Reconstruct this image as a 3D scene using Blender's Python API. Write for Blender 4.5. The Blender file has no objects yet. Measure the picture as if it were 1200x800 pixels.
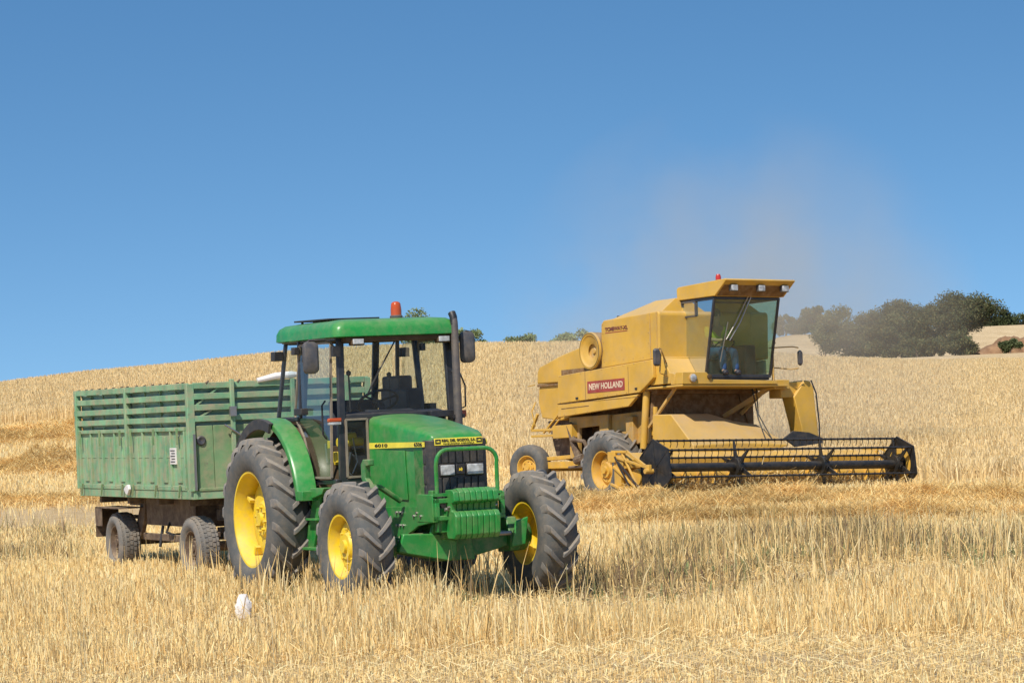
import bpy, math, random
import numpy as np
from mathutils import Vector, Matrix

random.seed(7)
RNG = np.random.default_rng(11)
SC = bpy.context.scene
COL = SC.collection

# ------------------------------------------------------------------ camera
F = 3700.0                                    # focal length in photo pixels (1200 wide)
cam_d = bpy.data.cameras.new('camera')
cam = bpy.data.objects.new('camera', cam_d)
COL.objects.link(cam)
cam_d.sensor_width = 36.0
cam_d.lens = 36.0 * F / 1200.0
cam_d.clip_start = 0.5
cam_d.clip_end = 12000
_th = math.atan(71 / F); _rh = math.radians(2.5)
_f = Vector((0, math.cos(_th), math.sin(_th)))
_r0 = Vector((1, 0, 0)); _u0 = _r0.cross(_f)
_R = _r0 * math.cos(_rh) - _u0 * math.sin(_rh)
_U = _r0 * math.sin(_rh) + _u0 * math.cos(_rh)
m = Matrix((_R, _U, -_f)).transposed().to_4x4()
m.translation = Vector((0, 0, 2.0))
cam.matrix_world = m
SC.camera = cam

# ------------------------------------------------------------------ light
SUN_TO = Vector((-0.42, -0.91, 0)).normalized()
EL = math.radians(50)
sd = Vector((SUN_TO.x * math.cos(EL), SUN_TO.y * math.cos(EL), math.sin(EL)))
sun_d = bpy.data.lights.new('sun', 'SUN')
sun_d.energy = 4.9
sun_d.angle = math.radians(0.53)
sun_d.color = (1.0, 0.93, 0.82)
sun = bpy.data.objects.new('sun', sun_d)
COL.objects.link(sun)
sun.rotation_euler = sd.to_track_quat('Z', 'Y').to_euler()

world = bpy.data.worlds.new('World')
SC.world = world
world.use_nodes = True
nt = world.node_tree
nt.nodes.clear()
sky = nt.nodes.new('ShaderNodeTexSky')
sky.sky_type = 'NISHITA'
sky.sun_disc = False
sky.sun_elevation = EL
sky.sun_rotation = math.atan2(sd.x, sd.y)
sky.altitude = 800
sky.air_density = 1.5
sky.dust_density = 0.8
sky.ozone_density = 1.0
tc = nt.nodes.new('ShaderNodeTexCoord')
mp = nt.nodes.new('ShaderNodeMapping')
mp.inputs['Scale'].default_value = (1, 1, 2.45)
mp.inputs['Location'].default_value = (0, 0, 0.27)
bg = nt.nodes.new('ShaderNodeBackground')
bg.inputs['Strength'].default_value = 0.148
hs = nt.nodes.new('ShaderNodeHueSaturation')
hs.inputs['Saturation'].default_value = 1.31
hs.inputs['Hue'].default_value = 0.498
wo = nt.nodes.new('ShaderNodeOutputWorld')
nt.links.new(tc.outputs['Generated'], mp.inputs['Vector'])
nt.links.new(mp.outputs['Vector'], sky.inputs['Vector'])
nt.links.new(sky.outputs['Color'], hs.inputs['Color'])
nt.links.new(hs.outputs['Color'], bg.inputs['Color'])
nt.links.new(bg.outputs['Background'], wo.inputs['Surface'])

SC.view_settings.view_transform = 'Standard'
SC.view_settings.look = 'None'
SC.view_settings.exposure = 0.15
SC.view_settings.gamma = 1.0
SC.render.engine = 'CYCLES'
SC.cycles.max_bounces = 7
SC.cycles.transparent_max_bounces = 12
SC.cycles.volume_bounces = 1
SC.cycles.volume_step_rate = 2.0

# ------------------------------------------------------------------ materials
def nodes(name):
    mt = bpy.data.materials.new(name)
    mt.use_nodes = True
    t = mt.node_tree
    t.nodes.clear()
    out = t.nodes.new('ShaderNodeOutputMaterial')
    return mt, t, out

def ramp(t, src, stops):
    r = t.nodes.new('ShaderNodeValToRGB')
    e = r.color_ramp.elements
    e[0].position, e[0].color = stops[0][0], tuple(stops[0][1]) + (1,)
    e[1].position, e[1].color = stops[1][0], tuple(stops[1][1]) + (1,)
    for p, c in stops[2:]:
        k = e.new(p); k.color = tuple(c) + (1,)
    t.links.new(src, r.inputs['Fac'])
    return r.outputs['Color']

def noise(t, scale, detail=4, rough=0.55, vec=None, stretch=None):
    n = t.nodes.new('ShaderNodeTexNoise')
    n.inputs['Scale'].default_value = scale
    n.inputs['Detail'].default_value = detail
    n.inputs['Roughness'].default_value = rough
    if vec is None:
        c = t.nodes.new('ShaderNodeTexCoord'); vec = c.outputs['Object']
    if stretch:
        mm = t.nodes.new('ShaderNodeMapping')
        mm.inputs['Scale'].default_value = stretch
        t.links.new(vec, mm.inputs['Vector']); vec = mm.outputs['Vector']
    t.links.new(vec, n.inputs['Vector'])
    return n.outputs['Fac']

def mix(t, fac, a, b, mode='MIX'):
    mx = t.nodes.new('ShaderNodeMix')
    mx.data_type = 'RGBA'; mx.blend_type = mode
    for sock, v in ((mx.inputs[0], fac), (mx.inputs[6], a), (mx.inputs[7], b)):
        if isinstance(v, (int, float)): sock.default_value = v
        elif isinstance(v, tuple): sock.default_value = tuple(v) + (1,)
        else: t.links.new(v, sock)
    return mx.outputs[2]

DUST = (0.40, 0.30, 0.19)
def paint(name, col, dust=0.25, rough=0.45, metal=0.0, var=0.15, bump=0.15, scratch=None, top=0.35, nscale=3.0, spec=0.5):
    mt, t, out = nodes(name)
    b = t.nodes.new('ShaderNodeBsdfPrincipled')
    n1 = noise(t, nscale, 6, 0.6)
    c2 = tuple(max(0, x * (1 - var)) for x in col)
    c1 = tuple(min(1, x * (1 + var * 0.6)) for x in col)
    base = ramp(t, n1, [(0.35, c2), (0.65, c1)])
    # dust lies on surfaces that face up and in soft patches
    n2 = noise(t, nscale * 2.7, 8, 0.7)
    d1 = ramp(t, n2, [(0.42, (0, 0, 0)), (0.75, (dust * 1.6,) * 3)])
    g = t.nodes.new('ShaderNodeNewGeometry')
    sx = t.nodes.new('ShaderNodeSeparateXYZ')
    t.links.new(g.outputs['Normal'], sx.inputs['Vector'])
    up = t.nodes.new('ShaderNodeMapRange')
    up.inputs['From Min'].default_value = 0.3; up.inputs['To Max'].default_value = top
    t.links.new(sx.outputs['Z'], up.inputs['Value'])
    ad = t.nodes.new('ShaderNodeMath'); ad.operation = 'ADD'; ad.use_clamp = True
    t.links.new(d1, ad.inputs[0]); t.links.new(up.outputs['Result'], ad.inputs[1])
    base = mix(t, ad.outputs['Value'], base, DUST)
    if scratch:
        n3 = noise(t, 9, 10, 0.75)
        s = ramp(t, n3, [(0.62, (0, 0, 0)), (0.68, (1, 1, 1))])
        base = mix(t, s, base, scratch)
    t.links.new(base, b.inputs['Base Color'])
    b.inputs['Metallic'].default_value = metal
    b.inputs['Specular IOR Level'].default_value = spec
    rr = t.nodes.new('ShaderNodeMapRange')
    rr.inputs['To Min'].default_value = rough; rr.inputs['To Max'].default_value = min(1, rough + 0.35)
    t.links.new(ad.outputs['Value'], rr.inputs['Value'])
    t.links.new(rr.outputs['Result'], b.inputs['Roughness'])
    if bump:
        bm = t.nodes.new('ShaderNodeBump')
        bm.inputs['Strength'].default_value = bump; bm.inputs['Distance'].default_value = 0.01
        t.links.new(noise(t, nscale * 5, 6, 0.6), bm.inputs['Height'])
        t.links.new(bm.outputs['Normal'], b.inputs['Normal'])
    t.links.new(b.outputs['BSDF'], out.inputs['Surface'])
    return mt

def glass(name, tint, refl=1.0, dusty=0.08, dcol=(0.5, 0.45, 0.35)):
    mt, t, out = nodes(name)
    tr = t.nodes.new('ShaderNodeBsdfTransparent'); tr.inputs['Color'].default_value = tuple(tint) + (1,)
    gl = t.nodes.new('ShaderNodeBsdfGlossy'); gl.inputs['Roughness'].default_value = 0.04
    fr = t.nodes.new('ShaderNodeFresnel'); fr.inputs['IOR'].default_value = 1.5
    m1 = t.nodes.new('ShaderNodeMixShader')
    mu = t.nodes.new('ShaderNodeMath'); mu.operation = 'MULTIPLY'; mu.inputs[1].default_value = refl
    t.links.new(fr.outputs['Fac'], mu.inputs[0]); t.links.new(mu.outputs[0], m1.inputs['Fac'])
    t.links.new(tr.outputs[0], m1.inputs[1]); t.links.new(gl.outputs[0], m1.inputs[2])
    df = t.nodes.new('ShaderNodeBsdfDiffuse'); df.inputs['Color'].default_value = tuple(dcol) + (1,)
    m2 = t.nodes.new('ShaderNodeMixShader')
    dd = ramp(t, noise(t, 4, 6, 0.7), [(0.3, (dusty * 0.5,) * 3), (0.75, (dusty * 1.6,) * 3)])
    t.links.new(dd, m2.inputs['Fac'])
    t.links.new(m1.outputs[0], m2.inputs[1]); t.links.new(df.outputs[0], m2.inputs[2])
    t.links.new(m2.outputs[0], out.inputs['Surface'])
    return mt

def plant(name, sat=1.0, trans=0.25, rough=0.75):
    """blade material: colour comes from the per-blade attribute"""
    mt, t, out = nodes(name)
    at = t.nodes.new('ShaderNodeAttribute'); at.attribute_name = 'tint'
    b = t.nodes.new('ShaderNodeBsdfDiffuse')
    tl = t.nodes.new('ShaderNodeBsdfTranslucent')
    ms = t.nodes.new('ShaderNodeMixShader'); ms.inputs['Fac'].default_value = trans
    t.links.new(at.outputs['Color'], b.inputs['Color'])
    t.links.new(at.outputs['Color'], tl.inputs['Color'])
    t.links.new(b.outputs[0], ms.inputs[1]); t.links.new(tl.outputs[0], ms.inputs[2])
    t.links.new(ms.outputs[0], out.inputs['Surface'])
    return mt

M = {}
M['jgreen'] = paint('tractor green', (0.018, 0.225, 0.040), dust=0.16, rough=0.30, top=0.14, var=0.12, bump=0.05)
M['jgreen_d'] = paint('tractor green grimy', (0.018, 0.17, 0.035), dust=0.28, rough=0.45, top=0.35, var=0.2)
M['jyellow'] = paint('rim yellow', (0.78, 0.55, 0.015), dust=0.28, rough=0.45, top=0.3, var=0.1)
M['stripe'] = paint('stripe yellow', (0.80, 0.66, 0.06), dust=0.06, rough=0.4, top=0.1)
M['black'] = paint('black plastic', (0.016, 0.016, 0.018), dust=0.06, rough=0.5, top=0.08)
M['grille'] = paint('grille dark', (0.022, 0.024, 0.027), dust=0.10, rough=0.55, top=0.12)
M['interior'] = paint('cab interior', (0.012, 0.016, 0.028), dust=0.04, rough=0.6, top=0.05)
M['liner'] = paint('dusty trim', (0.085, 0.055, 0.032), dust=0.06, rough=0.95, top=0.05, spec=0.05)
M['pillar'] = paint('dark pillar', (0.022, 0.024, 0.030), dust=0.06, rough=0.35, top=0.12)
M['trim'] = paint('dusty rubber seal', (0.20, 0.17, 0.13), dust=0.4, rough=0.8)
M['tyre'] = paint('tyre rubber', (0.082, 0.086, 0.084), dust=0.14, rough=0.8, top=0.20, nscale=4.0, bump=0.25)
M['lug'] = paint('worn lug rubber', (0.17, 0.165, 0.155), dust=0.30, rough=0.85, top=0.25, nscale=6.0, bump=0.2)
M['tyre_t'] = paint('trailer tyre rubber', (0.15, 0.145, 0.135), dust=0.25, rough=0.9, top=0.25)
M['steel'] = paint('bare steel', (0.35, 0.34, 0.33), dust=0.2, rough=0.4, metal=0.8)
M['rusty'] = paint('dusty brown steel', (0.095, 0.060, 0.038), dust=0.35, rough=0.8, top=0.3)
M['exhaust'] = paint('exhaust metal', (0.12, 0.105, 0.10), dust=0.2, rough=0.5, metal=0.3)
M['tgreen'] = paint('trailer green', (0.18, 0.36, 0.195), dust=0.60, rough=0.6, top=0.3, var=0.28, nscale=2.2, scratch=(0.17, 0.17, 0.12))
M['tgreen_d'] = paint('trailer green soiled', (0.15, 0.27, 0.12), dust=0.5, rough=0.7, top=0.3, var=0.3, nscale=1.8, scratch=(0.16, 0.14, 0.09))
M['tarp'] = paint('teal tarpaulin', (0.20, 0.36, 0.28), dust=0.35, rough=0.6, top=0.25, var=0.35)
M['white'] = paint('off white sheet', (0.72, 0.69, 0.66), dust=0.10, rough=0.6, top=0.05)
M['orange'] = paint('orange plastic', (0.50, 0.075, 0.012), dust=0.04, rough=0.2, top=0.0)
M['redplas'] = paint('red plastic', (0.45, 0.03, 0.02), dust=0.04, rough=0.2, top=0.0)
M['lamp'] = paint('lamp glass', (0.42, 0.43, 0.43), var=0.5, nscale=14.0, dust=0.10, rough=0.12, top=0.05)
M['mirrorback'] = paint('mirror shell', (0.055, 0.055, 0.06), dust=0.15, rough=0.5, top=0.15)
M['nh'] = paint('harvester yellow', (0.575, 0.335, 0.043), dust=0.22, rough=0.55, top=0.5, var=0.14, nscale=1.3, scratch=(0.46, 0.27, 0.05))
M['nh_d'] = paint('harvester yellow grimy', (0.50, 0.29, 0.06), dust=0.5, rough=0.7, top=0.5, var=0.25, nscale=2.5)
M['nh_o'] = paint('harvester rim yellow', (0.62, 0.35, 0.04), dust=0.25, rough=0.55, top=0.3)
M['nh_u'] = paint('harvester shade and grime', (0.17, 0.085, 0.025), dust=0.35, rough=0.85, top=0.3, var=0.3)  # grimy dark brown, shade of visor underside and cab recess put into the colour
M['reel'] = paint('reel black', (0.010, 0.011, 0.012), dust=0.06, rough=0.45, top=0.06)
M['signred'] = paint('sign red', (0.30, 0.040, 0.030), dust=0.1, rough=0.5, top=0.1)
M['letter'] = paint('sign letters', (0.66, 0.52, 0.36), dust=0.05, rough=0.5, top=0.0)
M['ink'] = paint('dark lettering', (0.02, 0.02, 0.015), dust=0.0, rough=0.5, top=0.0, bump=0)
M['inkred'] = paint('red brown lettering', (0.16, 0.045, 0.03), dust=0.0, rough=0.5, top=0.0, bump=0)
M['shirt'] = paint('yellow green shirt', (0.62, 0.60, 0.05), dust=0.0, rough=0.9, top=0.0)
M['jeans'] = paint('blue trousers', (0.03, 0.08, 0.20), dust=0.0, rough=0.9, top=0.0)
M['skin'] = paint('skin', (0.48, 0.26, 0.16), dust=0.0, rough=0.6, top=0.0)
M['hair'] = paint('dark hair', (0.02, 0.015, 0.01), dust=0.0, rough=0.7, top=0.0)
M['glass_t'] = glass('tractor glass', (0.84, 0.90, 0.91), refl=0.22, dusty=0.03)
M['glass_c'] = glass('harvester green glass', (0.60, 0.80, 0.70), refl=0.8, dusty=0.12, dcol=(0.16, 0.26, 0.20))
M['bark'] = paint('bark', (0.10, 0.075, 0.055), dust=0.1, rough=0.9, top=0.0)
M['blade'] = plant('dry stalks', trans=0.28)
M['leaf'] = plant('leaves', trans=0.20)

# ------------------------------------------------------------------ mesh helpers
SPLIT = {'axle_guard', 'end_rail', 'door_fitting', 'latch', 'strut', 'vent', 'brace', 'lever', 'hook', 'bolt', 'steering_cylinder', 'hose', 'lining_sheet', 'belt',
         'cable', 'side_panel', 'yellow_fitting', 'clamp_rod', 'drive_gear', 'elevator_tube', 'lower_body', 'tie_rod', 'wiper', 'armrest', 'mudguard', 'body_core', 'platform', 'roof_lining', 'axle_guard', 'brake_rod', 'rear_frame', 'side_arm', 'lower_body', 'seam', 'handrail', 'mirror_arm'}
class MB:
    def __init__(s): s.v = []; s.f = []; s.mi = []; s.cur = 0; s.adds = []
    def add(s, vs, fs):
        k = len(s.v); s.adds.append((k, k + len(vs), len(s.f), len(s.f) + len(fs)))
        s.v += [tuple(v) for v in vs]
        s.f += [tuple(i + k for i in f) for f in fs]
        s.mi += [s.cur] * len(fs)
        return s
    def box(s, a, b):
        x0, y0, z0 = a; x1, y1, z1 = b
        x0, x1 = sorted((x0, x1)); y0, y1 = sorted((y0, y1)); z0, z1 = sorted((z0, z1))
        return s.add([(x0,y0,z0),(x1,y0,z0),(x1,y1,z0),(x0,y1,z0),(x0,y0,z1),(x1,y0,z1),(x1,y1,z1),(x0,y1,z1)],
                     [(0,3,2,1),(4,5,6,7),(0,1,5,4),(1,2,6,5),(2,3,7,6),(3,0,4,7)])
    def prism(s, poly, axis, a, b):
        """poly in the plane of the other two axes (order x,y,z without axis), extruded a..b"""
        def P(u, v, w):
            if axis == 0: return (w, u, v)
            if axis == 1: return (u, w, v)
            return (u, v, w)
        n = len(poly)
        vs = [P(u, v, a) for u, v in poly] + [P(u, v, b) for u, v in poly]
        fs = [tuple(range(n - 1, -1, -1)), tuple(range(n, 2 * n))]
        fs += [(i, (i + 1) % n, n + (i + 1) % n, n + i) for i in range(n)]
        return s.add(vs, fs)
    def loft(s, rings, cap=True, closed=True):
        n = len(rings[0]); vs = [p for r in rings for p in r]; fs = []
        for k in range(len(rings) - 1):
            for i in range(n if closed else n - 1):
                j = (i + 1) % n
                fs.append((k*n+i, k*n+j, (k+1)*n+j, (k+1)*n+i))
        if cap and closed:
            fs.append(tuple(range(n - 1, -1, -1)))
            fs.append(tuple((len(rings)-1)*n + i for i in range(n)))
        return s.add(vs, fs)
    def tube(s, pts, r, n=8, cap=True):
        pts = [Vector(p) for p in pts]
        rs = r if isinstance(r, (list, tuple)) else [r] * len(pts)
        rings = []
        t0 = (pts[1] - pts[0]).normalized()
        ref = Vector((0, 0, 1)) if abs(t0.z) < 0.9 else Vector((1, 0, 0))
        nrm = t0.cross(ref).normalized()
        for i, p in enumerate(pts):
            a = pts[max(i - 1, 0)]; c = pts[min(i + 1, len(pts) - 1)]
            t = (c - a).normalized()
            nrm = (nrm - t * nrm.dot(t)).normalized()
            bi = t.cross(nrm)
            rings.append([tuple(p + (nrm * math.cos(2*math.pi*k/n) + bi * math.sin(2*math.pi*k/n)) * rs[i]) for k in range(n)])
        return s.loft(rings, cap)
    def lathe(s, prof, n=40, axis=0, c=(0, 0, 0), cap=False):
        rings = []
        for (x, r) in prof:
            ring = []
            for k in range(n):
                a = 2 * math.pi * k / n
                u, v = r * math.cos(a), r * math.sin(a)
                p = (x, u, v) if axis == 0 else ((u, x, v) if axis == 1 else (u, v, x))
                ring.append((p[0]+c[0], p[1]+c[1], p[2]+c[2]))
            rings.append(ring)
        return s.loft(rings, cap)
    def bar(s, p0, p1, w, h=None):
        """rectangular bar between two points"""
        h = h or w
        p0, p1 = Vector(p0), Vector(p1)
        t = (p1 - p0).normalized()
        ref = Vector((0, 0, 1)) if abs(t.z) < 0.95 else Vector((0, 1, 0))
        a = t.cross(ref).normalized() * (w / 2); b = t.cross(a).normalized() * (h / 2)
        q = [p0-a-b, p0+a-b, p0+a+b, p0-a+b]; q2 = [x + (p1 - p0) for x in q]
        return s.add([tuple(x) for x in q + q2], [(0,3,2,1),(4,5,6,7),(0,1,5,4),(1,2,6,5),(2,3,7,6),(3,0,4,7)])
    def build(s, name, mats, parent=None, bevel=0.0, seg=2, angle=35, loc=None, smooth=True):
        if name in SPLIT and len(s.adds) > 1:
            bb = []
            for (a, b_, fa, fb) in s.adds:
                P = np.array(s.v[a:b_]); bb.append((P.min(0) - .004, P.max(0) + .004))
            grp = list(range(len(bb)))
            for i in range(len(bb)):
                for j in range(i):
                    if np.all(bb[i][0] <= bb[j][1]) and np.all(bb[j][0] <= bb[i][1]):
                        gi, gj = grp[i], grp[j]
                        grp = [gj if g == gi else g for g in grp]
            ids = sorted(set(grp))
            if len(ids) > 1:
                first = None
                for g in ids:
                    m2 = MB()
                    for k, (a, b_, fa, fb) in enumerate(s.adds):
                        if grp[k] == g: m2.add(s.v[a:b_], [tuple(i - a for i in f) for f in s.f[fa:fb]])
                    o = m2.build(name, mats, parent, bevel, seg, angle, loc, smooth)
                    first = first or o
                return first
        me = bpy.data.meshes.new(name)
        me.from_pydata(s.v, [], s.f)
        if not isinstance(mats, (list, tuple)): mats = [mats]
        for q in mats: me.materials.append(q)
        if len(mats) > 1: me.polygons.foreach_set('material_index', s.mi)
        me.validate(); me.update()
        import bmesh
        bm = bmesh.new(); bm.from_mesh(me)
        bmesh.ops.recalc_face_normals(bm, faces=bm.faces)
        bm.to_mesh(me); bm.free()
        if smooth:
            me.polygons.foreach_set('use_smooth', [True] * len(me.polygons))
            me.set_sharp_from_angle(angle=math.radians(angle))
        o = bpy.data.objects.new(name, me)
        COL.objects.link(o)
        if parent: o.parent = parent
        if loc: o.location = loc
        if bevel:
            bv = o.modifiers.new('bevel', 'BEVEL')
            bv.width = bevel; bv.segments = seg; bv.limit_method = 'ANGLE'; bv.angle_limit = math.radians(angle)
            bv.harden_normals = False
        return o

def tag(o, label=None, cat=None, group=None, kind=None):
    if label: o['label'] = label
    if cat: o['category'] = cat
    if group: o['group'] = group
    if kind: o['kind'] = kind
    return o

def empty(name, loc, h=0, p=0, r=0):
    o = bpy.data.objects.new(name, None)
    COL.objects.link(o)
    o.empty_display_size = 0.3
    o.matrix_world = Matrix.Translation(loc) @ Matrix.Rotation(math.radians(h), 4, 'Z') @ \
        Matrix.Rotation(math.radians(p), 4, 'X') @ Matrix.Rotation(math.radians(r), 4, 'Y')
    return o

def text_mesh(name, body, size, mat, parent, origin, right, up, thick=0.004, width=None, bold=0.0):
    cu = bpy.data.curves.new('t', 'FONT')
    cu.body = body; cu.size = size; cu.extrude = thick / 2; cu.align_x = 'CENTER'; cu.align_y = 'CENTER'
    cu.offset = bold; cu.resolution_u = 2
    ob = bpy.data.objects.new('t', cu); COL.objects.link(ob)
    dg = bpy.context.evaluated_depsgraph_get(); dg.update()
    me = bpy.data.meshes.new_from_object(ob.evaluated_get(dg))
    bpy.data.objects.remove(ob); bpy.data.curves.remove(cu)
    me.name = name
    co = np.zeros(len(me.vertices) * 3); me.vertices.foreach_get('co', co); co = co.reshape(-1, 3)
    if width:
        w = co[:, 0].max() - co[:, 0].min(); co[:, 0] *= width / w
    R = np.array(right, float); U = np.array(up, float); N = np.cross(R, U)
    P = np.array(origin) + co[:, :1] * R + co[:, 1:2] * U + co[:, 2:3] * N
    me.vertices.foreach_set('co', P.ravel()); me.update()
    me.materials.clear(); me.materials.append(mat)
    o = bpy.data.objects.new(name, me); COL.objects.link(o); o.parent = parent
    return o

# ------------------------------------------------------------------ terrain
PX = np.array([-400, -100, 0, 100, 200, 325, 430, 560, 700, 800, 920, 960, 1060, 1200, 1300, 1600.])
CR = np.array([30, 42, 50.2, 59.8, 64, 72, 75, 73.7, 67.6, 60, 45, 39, 31.5, 25.5, 24, 24.])
def terrain(x, y):
    x = np.asarray(x, float); y = np.asarray(y, float)
    px = 600 + F * x / np.maximum(y, 60)
    zc = 2 + np.interp(px, PX, CR) / F * 150 - 0.62
    near = np.interp(y, [-1000, 55, 60, 62.5, 65, 70, 78], [0, 0, -0.10, -0.14, 0.02, 0.12, 0.25])
    # left bottom falls away a little slower
    t = np.clip((y - 78) / 72.0, 0, 1)
    z = near + (zc - 0.25) * t ** 1.15 * (y > 78)
    right = np.clip((px - 860) / 60, 0, 1)
    z500 = np.where(right > 0, 8.3 + right * 2.3, 8.3)
    beyond_m = np.stack([zc, zc - 0.4, zc - 1.2, zc * 0 + 4.2, z500, zc * 0 + 7.5, zc * 0 + 3, zc * 0 - 10])
    ys = np.array([150, 190, 250, 345, 500, 700, 1500, 6000.])
    beyond_m[1] = np.where(right > 0.5, zc - 0.25, beyond_m[1])
    beyond_m[2] = np.where(right > 0.5, zc + 0.1, beyond_m[2])
    beyond_m[3] = np.where(right > 0.5, 4.95, beyond_m[3])
    k = np.clip(np.searchsorted(ys, y, side='right') - 1, 0, len(ys) - 2)
    f_ = np.clip((y - ys[k]) / (ys[k + 1] - ys[k]), 0, 1)
    f_ = f_ * f_ * (3 - 2 * f_)
    kk = np.broadcast_to(k, z.shape)
    lo = np.take_along_axis(beyond_m.reshape(8, -1), kk.reshape(1, -1), 0).reshape(z.shape)
    hi = np.take_along_axis(beyond_m.reshape(8, -1), (kk + 1).reshape(1, -1), 0).reshape(z.shape)
    zb = lo + (hi - lo) * f_
    z = np.where(y > 150, zb, z)
    und = 0.03 * np.sin(x * 0.9 + y * 0.31) + 0.025 * np.sin(x * 0.37 - y * 0.53)
    return z + und * np.clip((70 - y) / 20 + (y > 66) * 1.0, 0, 1)
def tz(x, y): return float(terrain(np.array([x]), np.array([y]))[0])

def track(x, y):
    px = 600 + F * x / y
    a = np.exp(-(((y - 30.8 - 0.008 * (px - 600)) / 1.4) ** 2)) * np.clip((px - 550) / 50, 0, 1) * np.clip((900 - px) / 150, 0, 1)
    b_ = np.exp(-(((y - 66) / 6.0) ** 2)) * np.clip((230 - px) / 80, 0, 1)
    return np.clip(a + b_, 0, 1)

ys = np.concatenate([np.arange(-60, 16, 4), np.arange(16, 80, 0.8), np.arange(80, 160, 1.5), np.arange(160, 540, 7),
                     np.arange(540, 1500, 60), np.arange(1500, 6001, 500)])
us = np.concatenate([np.linspace(-1, -0.3, 15)[:-1], np.linspace(-0.3, 0.3, 160), np.linspace(0.3, 1, 15)[1:]])
YY, UU = np.meshgrid(ys, us, indexing='ij')
XX = UU * np.maximum(YY * 1.0, 60)
ZZ = terrain(XX, YY)
nr, nc = XX.shape
gv = np.stack([XX, YY, ZZ], -1).reshape(-1, 3)
idx = np.arange(nr * nc).reshape(nr, nc)
gf = np.stack([idx[:-1, :-1], idx[:-1, 1:], idx[1:, 1:], idx[1:, :-1]], -1).reshape(-1, 4)
me = bpy.data.meshes.new('field_ground'); me.from_pydata(gv.tolist(), [], gf.tolist()); me.update()
me.polygons.foreach_set('use_smooth', [True] * len(me.polygons))
gmat, t, out = nodes('field soil and chaff')
b = t.nodes.new('ShaderNodeBsdfPrincipled'); b.inputs['Roughness'].default_value = 0.95
b.inputs['Specular IOR Level'].default_value = 0.1
cN = ramp(t, noise(t, 0.35, 6, 0.6, stretch=(1, 0.35, 1)), [(0.3, (0.52, 0.38, 0.21)), (0.7, (0.68, 0.52, 0.31))])
cF = ramp(t, noise(t, 7, 8, 0.75), [(0.35, (0.55, 0.5, 0.45)), (0.65, (1.25, 1.25, 1.2))])
at_ = t.nodes.new('ShaderNodeAttribute'); at_.attribute_name = 'bare'
t.links.new(mix(t, at_.outputs['Fac'], mix(t, 1.0, cN, cF, 'MULTIPLY'), ramp(t, noise(t, 2.5, 8, .7), [(.3, (.40, .28, .14)), (.7, (.58, .42, .23))])), b.inputs['Base Color'])
bu = t.nodes.new('ShaderNodeBump'); bu.inputs['Strength'].default_value = 0.8; bu.inputs['Distance'].default_value = 0.06
t.links.new(noise(t, 9, 8, 0.75), bu.inputs['Height']); t.links.new(bu.outputs['Normal'], b.inputs['Normal'])
t.links.new(b.outputs[0], out.inputs['Surface'])
me.materials.append(gmat)
_ba = me.attributes.new('bare', 'FLOAT', 'POINT')
_ba.data.foreach_set('value', np.clip(track(XX, np.maximum(YY, 1)) * (YY > 20), 0, 1).ravel().astype(np.float32))
ground = bpy.data.objects.new('ground', me); COL.objects.link(ground)
tag(ground, kind='structure')

# ------------------------------------------------------------------ stalks, straw, weeds
def vnoise(x, y, s, seed=0):
    """smooth value noise 0..1"""
    g = np.random.default_rng(seed).random((64, 64))
    X = x * s; Y = y * s
    xi = np.floor(X).astype(int); yi = np.floor(Y).astype(int)
    fx = X - xi; fy = Y - yi
    fx = fx*fx*(3-2*fx); fy = fy*fy*(3-2*fy)
    a = g[xi % 64, yi % 64]; b_ = g[(xi+1) % 64, yi % 64]; c = g[xi % 64, (yi+1) % 64]; d = g[(xi+1) % 64, (yi+1) % 64]
    return (a*(1-fx)+b_*fx)*(1-fy) + (c*(1-fx)+d*fx)*fy

def scatter(y0, y1, dens, half=0.215, keep=None):
    n = int((half) * (y1*y1 - y0*y0) * dens)
    y = np.sqrt(RNG.random(n) * (y1*y1 - y0*y0) + y0*y0)
    x = (RNG.random(n) * 2 - 1) * half * y
    if keep is not None:
        k = keep(x, y, RNG.random(n)); x = x[k]; y = y[k]
    return x, y

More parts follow.
